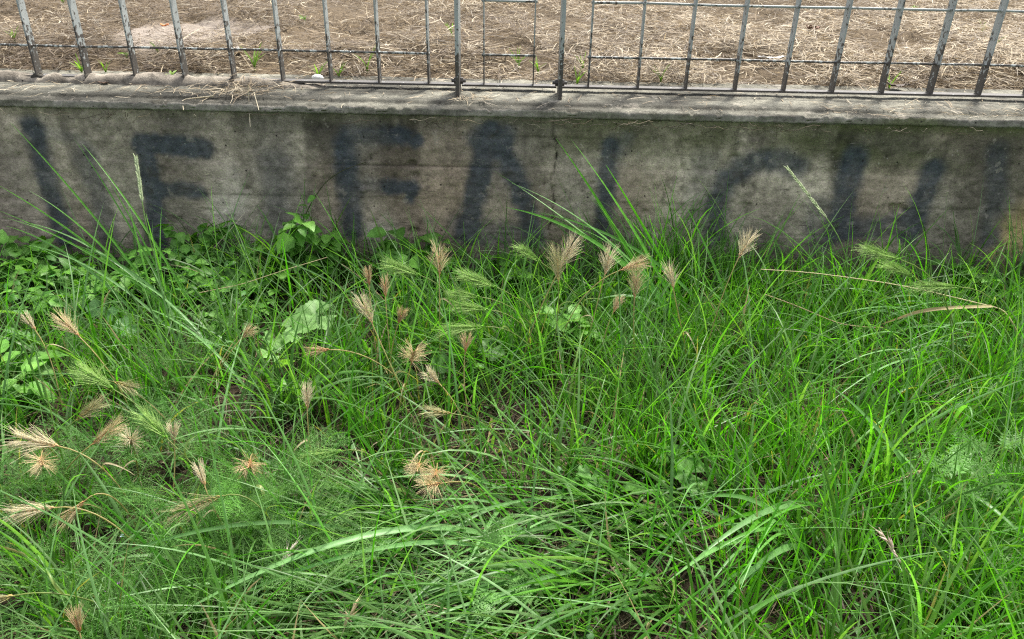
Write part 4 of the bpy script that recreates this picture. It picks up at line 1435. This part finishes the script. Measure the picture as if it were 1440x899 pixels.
dry_stalk('long straw-coloured bent stalk stretching level across the right side grass', [(1450, 520, .0), (1438, 480, .10), (1414, 436, .17), (1390, 430, .18), (1270, 401, .19), (1140, 383, .20), (1070, 379, .20)], (.55, .49, .27), .0017,
          [(1395, 431, .18), (1330, 433, .18), (1290, 438, .165), (1265, 447, .15), (1240, 456, .13)])
dry_stalk('thin brownish stalk slanting down to the right below the cream barley head', [(1075, 414, .15), (1120, 430, .13), (1180, 456, .11), (1225, 461, .10), (1250, 460, .09), (1270, 475, 0)], (.45, .34, .2), .0011)
dry_stalk('thin dry straw crossing the leafy bank by the wall', [(280, 412, .10), (340, 400, .13), (400, 380, .16), (460, 362, .17)], (.5, .42, .24), .0010)
dry_stalk('pale dead straw poking up before the light patch on the wall', [(300, 350, .10), (325, 322, .16), (345, 298, .2)], (.62, .55, .42), .0009)
dry_stalk('curled dry brown stalk beside the clump of three starry heads', [(640, 760, .0), (618, 720, .04), (622, 690, .08), (645, 665, .11), (660, 652, .12)], (.5, .38, .22), .0011)


# ------------------------------------------------------------------ leafy weeds
def leaf_mesh(name, L, W, serr, fold, droop, c, seed, petiole=0.3, mat=None):
    """ovate pointed leaf on a short stalk, base at origin, pointing along +X"""
    r = np.random.default_rng(seed)
    a = Acc()
    n = 8
    p0 = L * petiole
    tube(a, [(0, 0, 0), (p0 * .5, 0, .0006), (p0, 0, 0)], [.0006, .0005, .0005], 3, np.array(c) * 1.2)
    t = np.linspace(0, 1, n)
    half = W / 2 * np.sin(math.pi * np.clip(t, 0, 1) ** .72) ** .85
    half = half * (1 + serr * np.where(np.arange(n) % 2, 1, -1)) + .0003
    half[-1] = .0002
    x = p0 + t * L
    zc = -droop * L * t ** 2
    rows = []
    for sgn in (-1, 0, 1):
        y = sgn * half
        rows.append(np.stack([x - abs(sgn) * .0 * L, y, zc + abs(sgn) * fold * half + r.normal(0, .0006, n) * abs(sgn)], 1))
    V = np.stack(rows, 1).reshape(-1, 3)
    i0 = (np.arange(n - 1) * 3)[:, None] + np.arange(2)[None]
    F4 = np.stack([i0, i0 + 3, i0 + 4, i0 + 1], -1).reshape(-1, 4)
    C = np.tile(np.array(c), (n, 3, 1)) * r.uniform(.9, 1.1, (n, 3, 1))
    C[:, 1] *= 1.35
    a.add(V, F4, None, C.reshape(-1, 3))
    return a.mesh(name, mat or M_leaf)


LEAVES = []
for k in range(8):
    c = np.array([(0.09, 0.225, 0.032), (0.11, 0.26, 0.038), (0.075, 0.19, 0.028), (0.13, 0.285, 0.05)][k % 4])
    LEAVES.append(leaf_mesh('leaf', 0.030, 0.019 + .002 * (k % 3), .06 + .03 * (k % 2), .18 + .1 * (k % 3), .12 + .12 * (k % 4), c, 200 + k))


def place(o, P, az, tilt, roll, s):
    o.matrix_local = Matrix.Translation(Vector(P)) @ Matrix.Rotation(az, 4, 'Z') @ Matrix.Rotation(tilt, 4, 'Y') @ Matrix.Rotation(roll, 4, 'X') @ Matrix.Diagonal((s, s, s, 1))


def leafy_weed(label, px, stems, hgt, rad, size, seed, pairs=5, name='leafy_weed', meshes=None, wall_lean=0.0):
    r = random.Random(seed)
    B = at_z(px[0], px[1], 0.0)
    B[1] = min(B[1], 1.86)
    t = thing(name, label, 'weed', tuple(B), 'leafy weeds growing in the grass')
    for s in range(stems):
        az = r.uniform(0, 6.28)
        h = hgt * r.uniform(.6, 1.1)
        e = np.array([math.cos(az) * rad * r.uniform(.4, 1), math.sin(az) * rad * r.uniform(.4, 1) + wall_lean, h])
        if B[1] + e[1] > 1.885: e[1] = 1.885 - B[1]
        p0 = np.array([r.uniform(-.015, .015), r.uniform(-.015, .015) , 0])
        pts = bez(p0, p0 + np.array([0, 0, h * .6]), e * np.array([.6, .6, 1.0]), e, 9)
        a = Acc()
        tube(a, pts, np.linspace(.0013, .0007, 9), 4, (.09, .15, .04), (.1, .2, .05))
        link('stem', a.mesh('stem', M_leaf), t)
        for q in range(pairs):
            f = (q + 1.2) / (pairs + .2)
            k = min(8, int(round(f * 8)))
            P = pts[k]
            for sgn in ((-1, 1) if q < pairs - 1 else (-1, 0, 1)):
                az2 = az + sgn * r.uniform(.8, 1.5) + r.uniform(-.3, .3)
                sc = size * r.uniform(.7, 1.25) * (1.15 if sgn == 0 else 1)
                o = link('leaf', r.choice(meshes or LEAVES), t)
                PP = P.copy()
                ext = .04 * sc
                if B[1] + PP[1] + ext * math.sin(az2) > 1.9: az2 = -abs(az2 % 3.14)
                place(o, PP, az2, r.gauss(-.05, .35), r.gauss(0, .35), sc)


WEEDS = [
    ('leafy weed at the left edge of the wall foot', (20, 420), 6, .10, .10, 1.15, 5),
    ('leafy weed under the first painted stroke', (85, 405), 6, .09, .10, .95, 5),
    ('dense leafy weed behind the reddish barley head at left', (100, 445), 6, .07, .10, .9, 5),
    ('leafy weed below the painted F', (170, 420), 6, .08, .10, .9, 5),
    ('dark leafy weed right of the tall loose grass', (245, 425), 6, .09, .10, .95, 5),
    ('tallest of the leafy weeds at the wall foot under the light patch', (275, 395), 6, .12, .09, 1.05, 5),
    ('leafy weed spreading below the light wall patch', (325, 420), 6, .09, .11, .95, 5),
    ('leafy weed between the climbing vine and the light patch', (385, 410), 5, .09, .09, .95, 5),
    ('low leafy weed with small leaves over the pale lobed leaf', (330, 455), 5, .05, .11, .8, 5),
    ('large-leaved weed at the foot of the letter E', (448, 400), 5, .15, .06, 1.2, 4),
    ('dark leaves at the wall right of the letter E', (578, 400), 4, .11, .07, 1.5, 3),
    ('low dark weed at the wall between E and A', (660, 402), 5, .08, .11, 1.0, 4),
    ('weed leaves at the wall foot beneath the A', (735, 405), 4, .07, .09, 1.0, 4),
    ('dark leafy weed at the wall foot near the right edge', (1390, 425), 6, .08, .13, .95, 5),
    ('pale folded leaves in the grass below the wall crack', (785, 500), 3, .10, .05, 1.15, 3),
    ('small weed among blades at the left edge', (20, 580), 4, .08, .06, 1.3, 3),
]
for k, (lb, px, stm, hg, rd, sz, pr) in enumerate(WEEDS):
    leafy_weed(lb, px, stm + 3, hg * 1.15, rd, sz * 1.12, 300 + k, pr)


def vine():
    px = [(430, 345), (422, 322), (432, 295), (455, 258), (480, 240), (515, 228)]
    P = np.array([at_y(u, v, 1.897) for u, v in px])
    root = at_z(420, 398, 0); root[1] = 1.88
    P = np.vstack([root, P])
    t = thing('climbing_vine', 'thin vine with bright leaves climbing the wall left of the letter E', 'vine', tuple(root))
    s = np.linspace(0, len(P) - 1, 26)
    pts = np.stack([np.interp(s, np.arange(len(P)), P[:, k]) for k in range(3)], 1)
    for _ in range(2): pts[1:-1] = (pts[:-2] + 2 * pts[1:-1] + pts[2:]) / 4
    a = Acc(); tube(a, pts, np.linspace(.0020, .0009, 26), 5, (.07, .11, .03), (.09, .09, .045))
    link('stem', a.mesh('stem', M_leaf, True, root), t)
    r = random.Random(9)
    vm = [leaf_mesh('vine_leaf', .031, .018, .03, .3, .2, (.085, .22, .03), 240 + k) for k in range(2)]
    for k in (4, 6, 8, 9, 11, 12, 13, 14, 15):
        o = link('leaf', vm[k % 2], t)
        place(o, pts[k] - root + np.array([0, -.004, 0]), r.uniform(-2.6, -.5), r.uniform(-.8, .4), r.uniform(-.6, .6), r.uniform(.55, .95))


vine()


def round_leaf(name, Rr, lobes, seed, c, wave=.12):
    r = np.random.default_rng(seed)
    n = 46
    ph = np.linspace(R(18), R(342), n)
    V = [(0, 0, 0)]
    C = [np.array(c) * 1.35]
    for ring in (.3, .55, .8, 1.0):
        rad = Rr * ring * (1 + .10 * np.cos(ph * lobes) * ring + (.035 * np.where(np.arange(n) % 2, 1, -1) if ring == 1 else 0) + r.normal(0, .012, n))
        z = wave * Rr * ring ** 2 * (np.sin(ph * lobes * .5 + seed) * .8 + .3) + wave * .75 * Rr * ring * np.abs(np.sin(ph * lobes * .5)) + r.normal(0, .012 * Rr * ring, n)
        V += [(-q * math.cos(p), q * math.sin(p), zz) for q, p, zz in zip(rad, ph, z)]
        veins = 1 + .22 * (np.cos(ph * lobes) > .6)
        C += [np.array(c) * v for v in veins * r.uniform(.92, 1.08, n)]
    F3 = [(0, 1 + i, 2 + i) for i in range(n - 1)]
    F4 = [(1 + k * n + i, 1 + (k + 1) * n + i, 1 + (k + 1) * n + i + 1, 1 + k * n + i + 1) for k in range(3) for i in range(n - 1)]
    a = Acc()
    a.add(V, F4, F3, np.array(C))
    return a.mesh(name, M_leaf)


def mallow(label, px, leaves, c, seed):
    B = at_z(*px, 0.0)
    t = thing('mallow_plant', label, 'weed', tuple(B), 'round-leaved mallow weeds')
    r = random.Random(seed)
    for k, (u, v, z, Rr, tx, ty) in enumerate(leaves):
        P = at_z(u, v, z)
        me = round_leaf('leaf', Rr, r.choice([5, 7]), seed * 10 + k, c)
        o = link('leaf', me, t)
        o.location = Vector(P - B)
        o.rotation_euler = (tx, ty, r.uniform(0, 6.28))
        a = Acc()
        tube(a, bez(np.zeros(3), np.array([0, 0, z * .6]), (P - B) * .8, P - B, 7), .0012, 4, (.14, .22, .08))
        link('leaf_stalk', a.mesh('leaf_stalk', M_leaf), t)


mallow('mallow with the big pale grey-green lobed leaf below the leafy bank', (430, 520), [
    (445, 446, .10, .044, -.35, .2), (412, 452, .10, .022, -.3, -.3), (385, 480, .09, .024, -.7, .5), (378, 500, .08, .022, -.3, -.5), (400, 512, .08, .020, -.8, .2), (392, 540, .06, .020, -.3, .6), (415, 470, .1, .026, -.4, .1)], (.18, .33, .10), 1)
mallow('pale broad leaves at the left edge under the leafy bank', (15, 500), [(8, 440, .10, .042, -.4, .3), (30, 470, .08, .030, -.5, -.2), (0, 480, .08, .04, -.2, .2)], (.15, .28, .11), 2)
mallow('three light green leaves standing in front of the leafy bank', (160, 470), [(135, 434, .10, .019, -.9, .3), (158, 443, .10, .017, -.8, -.3), (178, 460, .08, .024, -.6, .2)], (.10, .22, .07), 3)
mallow('hazy round green leaves in the right middle grass', (955, 690), [(938, 640, .055, .028, -.3, .2), (970, 665, .05, .03, -.4, -.2), (925, 668, .04, .02, -.2, .3), (985, 690, .04, .022, -.2, .1)], (.09, .235, .035), 4)
mallow('small scalloped leaf cluster over brown litter in the lower middle', (850, 700), [(832, 672, .06, .026, -.3, .1), (800, 678, .05, .014, -.3, .3), (815, 660, .05, .012, -.2, -.2), (890, 690, .05, .022, -.3, .2), (905, 720, .04, .02, -.2, -.1), (880, 735, .03, .018, -.2, .2)], (.085, .22, .035), 5)
mallow('green lobed leaves beneath the fluffy pale barley head', (640, 540), [(620, 512, .08, .022, -.5, .2), (650, 500, .09, .022, -.6, -.3), (690, 492, .08, .026, -.4, .2), (668, 515, .07, .02, -.3, .1)], (.09, .22, .04), 6)
mallow('small round leaves at the left lower middle', (508, 690), [(505, 686, .05, .014, -.3, .1), (490, 698, .04, .012, -.2, .3), (485, 690, .04, .012, -.5, .1)], (.075, .18, .04), 7)
mallow('dull leaves in shade between the pale leaf and the thin barley head', (455, 560), [(448, 540, .06, .022, -.5, .2), (440, 560, .05, .02, -.3, .2), (465, 552, .05, .018, -.4, -.2)], (.08, .19, .04), 8)


# feathery weeds (finely cut leaves) and fern-like carrot leaves
def frond_mesh(L, seed, c):
    r = np.random.default_rng(seed)
    a = Acc()
    bendv = r.uniform(.15, .5)
    ax = lambda s: np.array([s, 0, .35 * s - bendv * s * s / L])
    tube(a, [ax(s) for s in np.linspace(0, L, 6)], np.linspace(.0007, .0003, 6), 3, np.array(c) * 1.15)
    base, Ls, Ws, azs, c0 = [], [], [], [], []
    n = 13
    rows = []
    for i in range(n):
        s = L * (.15 + .85 * i / n)
        pl = L * .36 * math.sin(math.pi * (.18 + .8 * (i / n)) ** .8) + .003
        for sgn in (-1, 1):
            o = ax(s)
            d = np.array([.62, sgn * .78, r.normal(.12, .12)]); d /= np.linalg.norm(d)
            m = max(3, int(pl / .0034))
            side = np.cross(d, [0, 0, 1])
            rows.append((o, o + d * pl, .0009))
            for j in range(m):
                q = o + d * pl * (j + .5) / m
                for sg in (-1, 1):
                    dd = d * .65 + sg * side * .7 + np.array([0, 0, r.normal(0, .35)])
                    rows.append((q, q + dd * r.uniform(.0035, .008), .0008))
    A = np.array([x[0] for x in rows]); Bp = np.array([x[1] for x in rows]); wd = np.array([x[2] for x in rows])
    D = Bp - A
    S = np.cross(D, np.array([0, 0, 1.0]) + r.normal(0, .5, (len(D), 3))); S /= np.linalg.norm(S, axis=1)[:, None] + 1e-9
    V = np.stack([A - S * wd[:, None] * .5, A + S * wd[:, None] * .5, Bp], 1).reshape(-1, 3)
    F3 = np.arange(len(V)).reshape(-1, 3)
    C = np.repeat(np.array(c)[None] * r.uniform(.75, 1.3, (len(D), 1)), 3, 0)
    a.add(V, None, F3, C)
    return a.mesh('frond', M_feather)


FRONDS = [frond_mesh(.085 + .01 * k, 400 + k, [(.085, .205, .042), (.11, .24, .055), (.065, .165, .035), (.13, .255, .07)][k % 4]) for k in range(5)]
BRIGHT_FRONDS = [frond_mesh(.07, 420 + k, (.10, .26, .04)) for k in range(2)]


def carrot_mesh(L, seed, c):
    r = np.random.default_rng(seed)
    a = Acc()
    ax = lambda s: np.array([s, 0, .25 * s - .3 * s * s / L])
    tube(a, [ax(s) for s in np.linspace(0, L, 6)], np.linspace(.0009, .0004, 6), 3, np.array(c) * 1.2)
    n = 6
    for i in range(n):
        s = L * (.3 + .7 * i / n)
        pl = L * .34 * (1 - .75 * i / n)
        for sgn in (-1, 1):
            d = np.array([.55, sgn * .83, r.normal(.1, .1)]); d /= np.linalg.norm(d)
            o = ax(s); side = np.cross([0, 0, 1], d)
            m = 4
            for j in range(m):
                q = o + d * pl * (j + .2) / m
                w_ = pl * .36 * (1 - j / (m + 1.5))
                for sg in (-1, 1):
                    tip = q + (d * .7 + sg * side) * w_
                    V = [q, q + d * w_ * .55 + sg * side * w_ * .35, tip, q + sg * side * w_ * .55 - d * w_ * .05]
                    a.add(np.array(V) + r.normal(0, .0004, (4, 3)), [(0, 1, 2, 3)], None, np.array(c) * r.uniform(.85, 1.2))
            a.add([o - side * .0008, o + side * .0008, o + d * pl * 1.05 + side * .0003, o + d * pl * 1.05 - side * .0003], [(0, 1, 2, 3)], None, np.array(c) * 1.1)
    return a.mesh('frond', M_leaf, False)


CARROT = [carrot_mesh(.10, 430 + k, [(.15, .30, .08), (.12, .27, .06), (.10, .24, .045)][k]) for k in range(3)]


def frond_plant(name, label, px, n, hgt, meshes, seed, size, group, spread=.03):
    B = at_z(*px, 0.0)
    t = thing(name, label, 'weed', tuple(B), group)
    r = random.Random(seed)
    for k in range(n):
        o = link('frond', r.choice(meshes), t)
        az = k * 2.4 + r.uniform(-.5, .5)
        place(o, (r.gauss(0, spread), r.gauss(0, spread), r.uniform(.15, 1.0) * hgt), az, r.gauss(-.25, .3), r.gauss(0, .4), size * r.uniform(.75, 1.2))


for k, (lb, px, n, hg, sz) in enumerate([
    ('feathery weed under the starry barley head at the left edge', (40, 730), 14, .07, 1.0),
    ('feathery weed between the drooping barley head and a long pale blade', (165, 690), 16, .07, 1.0),
    ('feathery weed below the large pale green barley head', (250, 780), 18, .07, 1.05),
    ('feathery weed under the tiny white-pink barley head', (255, 690), 14, .07, 1.0),
    ('feathery weed above the long pale broad blade', (330, 830), 16, .06, 1.05),
    ('greyish feathery weed near the tiny purple flowers', (220, 870), 16, .05, 1.0),
    ('feathery weed at the bottom left edge', (50, 830), 12, .06, .9),
    ('feathery weed right of the curled yellow leaf', (420, 730), 14, .07, .95),
    ('feathery weed beside the white oat husks', (440, 840), 12, .06, .95),
    ('feathery weed just right of the bushy bright frond', (400, 800), 10, .06, .9),
    ('pale feathery weed below the fuzzy yellow-green barley head', (225, 570), 10, .05, .8)]):
    frond_plant('feathery_weed', lb, px, n + 1, hg * 1.35, FRONDS, 500 + k, sz, 'feathery weeds at lower left')
frond_plant('feathery_weed', 'bushy bright green feathery shoot in the lower left', (345, 800), 18, .13, BRIGHT_FRONDS, 520, .8, 'feathery weeds at lower left', .012)
for k, (lb, px, n, hg, sz) in enumerate([
    ('wild carrot with pale cut leaves near the right edge', (1375, 715), 7, .08, .9),
    ('wild carrot right of the pinkish oat head', (1320, 770), 6, .07, .8),
    ('wild carrot with toothed leaves low at the right edge', (1395, 800), 6, .06, .9),
    ('wild carrot at the bottom right corner', (1420, 880), 6, .06, .9),
    ('small wild carrot above the swept pale blades at the bottom', (700, 850), 5, .05, .7)]):
    frond_plant('wild_carrot', lb, px, n + 3, hg * 2.1, CARROT, 540 + k, sz, 'wild carrot weeds', .012)

# a curled yellow leaf and a few flowers
def curled():
    P0 = at_z(362, 735, .0)
    t = thing('curled_leaf', 'yellow-white blade curled over into a hook in the lower left', 'grass', tuple(P0))
    a = Acc()
    P = np.array([at_z(362, 735, 0), at_z(352, 700, .06), at_z(355, 683, .10), at_z(368, 684, .11), at_z(371, 700, .095), at_z(366, 718, .07)])
    s = np.linspace(0, 5, 20)
    q = np.stack([np.interp(s, np.arange(6), P[:, k]) for k in range(3)], 1)
    for _ in range(2): q[1:-1] = (q[:-2] + 2 * q[1:-1] + q[2:]) / 4
    blade_along(a, q, .0065, (.2, .27, .07), (.5, .5, .25), .3, .9, .6, 4)
    link('blade', a.mesh('blade', M_grass, True, P0), t)


curled()
M_purple = flat_mat('purple_petal', (.35, .12, .42), .6)
M_blue = flat_mat('pale_blue_petal', (.45, .5, .75), .6)
for lb, px, z, m, n in (('tiny purple flowers among the greyish feathery weeds', (158, 836), .05, M_purple, 4), ('tiny pale blue flower in the lower left weeds', (172, 754), .05, M_blue, 1)):
    P = at_z(*px, z)
    t = thing('flower', lb, 'flower', (P[0], P[1], 0))
    r = random.Random(int(px[0]))
    for k in range(n):
        o_ = np.array([r.uniform(-.012, .012), r.uniform(-.012, .012), z + r.uniform(-.006, .01)]) if n > 1 else np.array([0, 0, z])
        a = Acc()
        for q in range(5):
            an = q * 1.2566
            d = np.array([math.cos(an), math.sin(an), .25]) * .0034; s = np.array([-math.sin(an), math.cos(an), 0]) * .0014
            a.add([o_, o_ + d * .6 + s, o_ + d, o_ + d * .6 - s], [(0, 1, 2, 3)])
        link('petals', a.mesh('petals', m), t)
        b = Acc(); tube(b, [np.array([0, 0, 0]), o_ * .6, o_], .0005, 4, (.1, .2, .05))
        link('stem', b.mesh('stem', M_leaf), t)

# ------------------------------------------------------------------ sprouts and scraps on the field, behind the fence
def sprout(label, px, n, h, seed, leafy=False):
    P = at_z(px[0], px[1], TOP + .02)
    P[2] = float(field_z(P[0], P[1]))
    t = thing('weed_sprout', label, 'sprout', tuple(P), 'green sprouts in the hay')
    r = random.Random(seed)
    for k in range(n):
        az = r.uniform(0, 6.28)
        e = np.array([math.cos(az) * h * .5, math.sin(az) * h * .5, h * r.uniform(.6, 1.1)])
        if leafy: e[2] *= .45
        a = Acc()
        blade_along(a, bez(np.array([0, 0, 0.]), np.array([0, 0, h * .5]), e * .8, e, 7), .007 if leafy else .004, (.16, .26, .05), (.22, .34, .06), .3, r.uniform(-.5, .5), .3 if leafy else .6)
        link('blade', a.mesh('blade', M_grass), t)


for k, (lb, px, n, h, lf) in enumerate([
    ('pale green sprout in the hay left of the first fence bars', (22, 62), 7, .05, False), ('yellowish sprout in the hay between the first two bars', (113, 92), 7, .05, False),
    ('small sprout close to the coping right of the second bar', (147, 92), 5, .04, False), ('green leaf rosette left of the third bar', (178, 78), 4, .05, True),
    ('low leaf rosette just right of the third bar', (240, 100), 6, .05, True), ('grassy sprout at the fourth bar below the bare patch', (222, 72), 6, .05, False),
    ('grassy sprout between the fifth and sixth bar', (357, 88), 8, .07, False), ('sprout by the coping at the sixth bar', (447, 100), 5, .06, False),
    ('bright single sprout in front of the seventh bar gap', (516, 92), 4, .075, False), ('sprout at the coping left of the seventh bar', (476, 98), 5, .05, False),
    ('sprout left of the first tall post', (636, 60), 5, .05, False), ('yellow-green sprout between the two tall posts', (729, 88), 6, .06, False),
    ('sprout just right of the second thin bar between the posts', (757, 92), 5, .06, False), ('thin sprout right of the second tall post', (820, 92), 5, .06, False),
    ('small sprout at the first bars of the right panel', (812, 108), 4, .05, False), ('sprout among pale hay under the right panel rail', (930, 105), 4, .06, False),
    ('bright sprout high up by the right panel rail', (1283, 17), 4, .05, True), ('yellow sprout behind the right bars near the coping', (1252, 115), 3, .05, False),
    ('leafy sprout in hay at upper left middle', (430, 38), 5, .05, True), ('green sprout near the far right bars', (1395, 75), 4, .05, False),
    ('grassy sprout at upper left corner of the hay', (90, 8), 7, .06, False), ('faint green sprout in upper right hay', (1385, 30), 5, .05, False)]):
    sprout(lb, px, n, h, 700 + k, lf)


def scrap(name, label, cat, P, size, c, seed, rough=.8, fl=.35):
    """crumpled thin piece with its own thickness"""
    r = np.random.default_rng(seed)
    n = 7
    g = np.linspace(-1, 1, n)
    X, Y = np.meshgrid(g, g, indexing='ij')
    sx, sy = size
    k = 1 - .35 * (np.abs(X * Y)) + r.normal(0, .05, X.shape)
    Z = (r.normal(0, .12, X.shape) + fl * (X ** 2 - .3 * Y)) * sy
    V = np.stack([X * sx * k, Y * sy * k, Z], -1).reshape(-1, 3)
    i = (np.arange(n - 1)[:, None] * n + np.arange(n - 1)[None]).ravel()
    F4 = np.stack([i, i + n, i + n + 1, i + 1], -1)
    me = mesh_np(name, V, [F4], flat_mat(name + '_surface', c, rough))
    o = link(name, me, None, Vector(P))
    o.rotation_euler = (0, 0, r.uniform(-.4, .4))
    md = o.modifiers.new('thickness', 'SOLIDIFY'); md.thickness = .0012
    return tag(o, label, cat)


def on_field(u, v, dz=.02):
    P = at_z(u, v, TOP + .02); P[2] = float(field_z(P[0], P[1])) + dz
    return P


scrap('paper_scrap', 'flat white scrap in the hay under the right panel rail', 'scrap', on_field(1085, 91, .03), (.05, .012), (.7, .68, .64), 1)
scrap('dead_leaf', 'dark brown dead leaf in the hay behind the right panel', 'leaf', on_field(1140, 57, .03), (.022, .03), (.12, .06, .035), 2)
scrap('dead_leaf', 'small orange dead leaf above the bare patch in the field', 'leaf', on_field(231, 33, .015), (.014, .014), (.55, .2, .07), 3)
scrap('dead_leaf', 'brown curled dead leaf lying on the coping below the third bar', 'leaf', (at_y(139, 117, 2.03)[0], 2.05, TOP + .006), (.016, .006), (.09, .055, .035), 4)
scrap('dead_leaf', 'dark dead leaf in hay right of the second tall post', 'leaf', on_field(804, 88, .03), (.012, .018), (.1, .06, .04), 5)
scrap('dead_leaf', 'dark curled leaf near the coping behind the right bars', 'leaf', on_field(1262, 117, .02), (.03, .016), (.06, .045, .035), 6)


def pebble(label, P, s, c, seed):
    r = np.random.default_rng(seed)
    a = Acc()
    nu, nv = 10, 7
    th = np.linspace(0, math.pi, nv); ph = np.arange(nu) * 2 * math.pi / nu
    V = []
    for t_ in th:
        for p_ in ph:
            d = np.array([math.sin(t_) * math.cos(p_), math.sin(t_) * math.sin(p_), math.cos(t_)])
            V.append(d * np.array(s) * (1 + .25 * (fbm(d[0] * 2 + seed, d[1] * 2 + d[2], 2) - .5)))
    i = np.arange(nv - 1)[:, None] * nu; j = np.arange(nu)[None]; k = (j + 1) % nu
    F4 = np.stack([i + j, i + nu + j, i + nu + k, i + k], -1).reshape(-1, 4)
    a.add(np.array(V), F4)
    o = link('pebble', a.mesh('pebble', flat_mat('pebble_surface', c)), None, Vector(P))
    tag(o, label, 'pebble')


pebble('white pebble at the coping back edge near the sixth bar', (at_y(447, 112, 2.15)[0], 2.15, TOP + .008), (.016, .01, .009), (.75, .75, .72), 1)
pebble('pale stone in hay near the sixth bar', on_field(334, 76, .01), (.014, .014, .01), (.55, .5, .45), 2)
print('objects', len(bpy.data.objects))
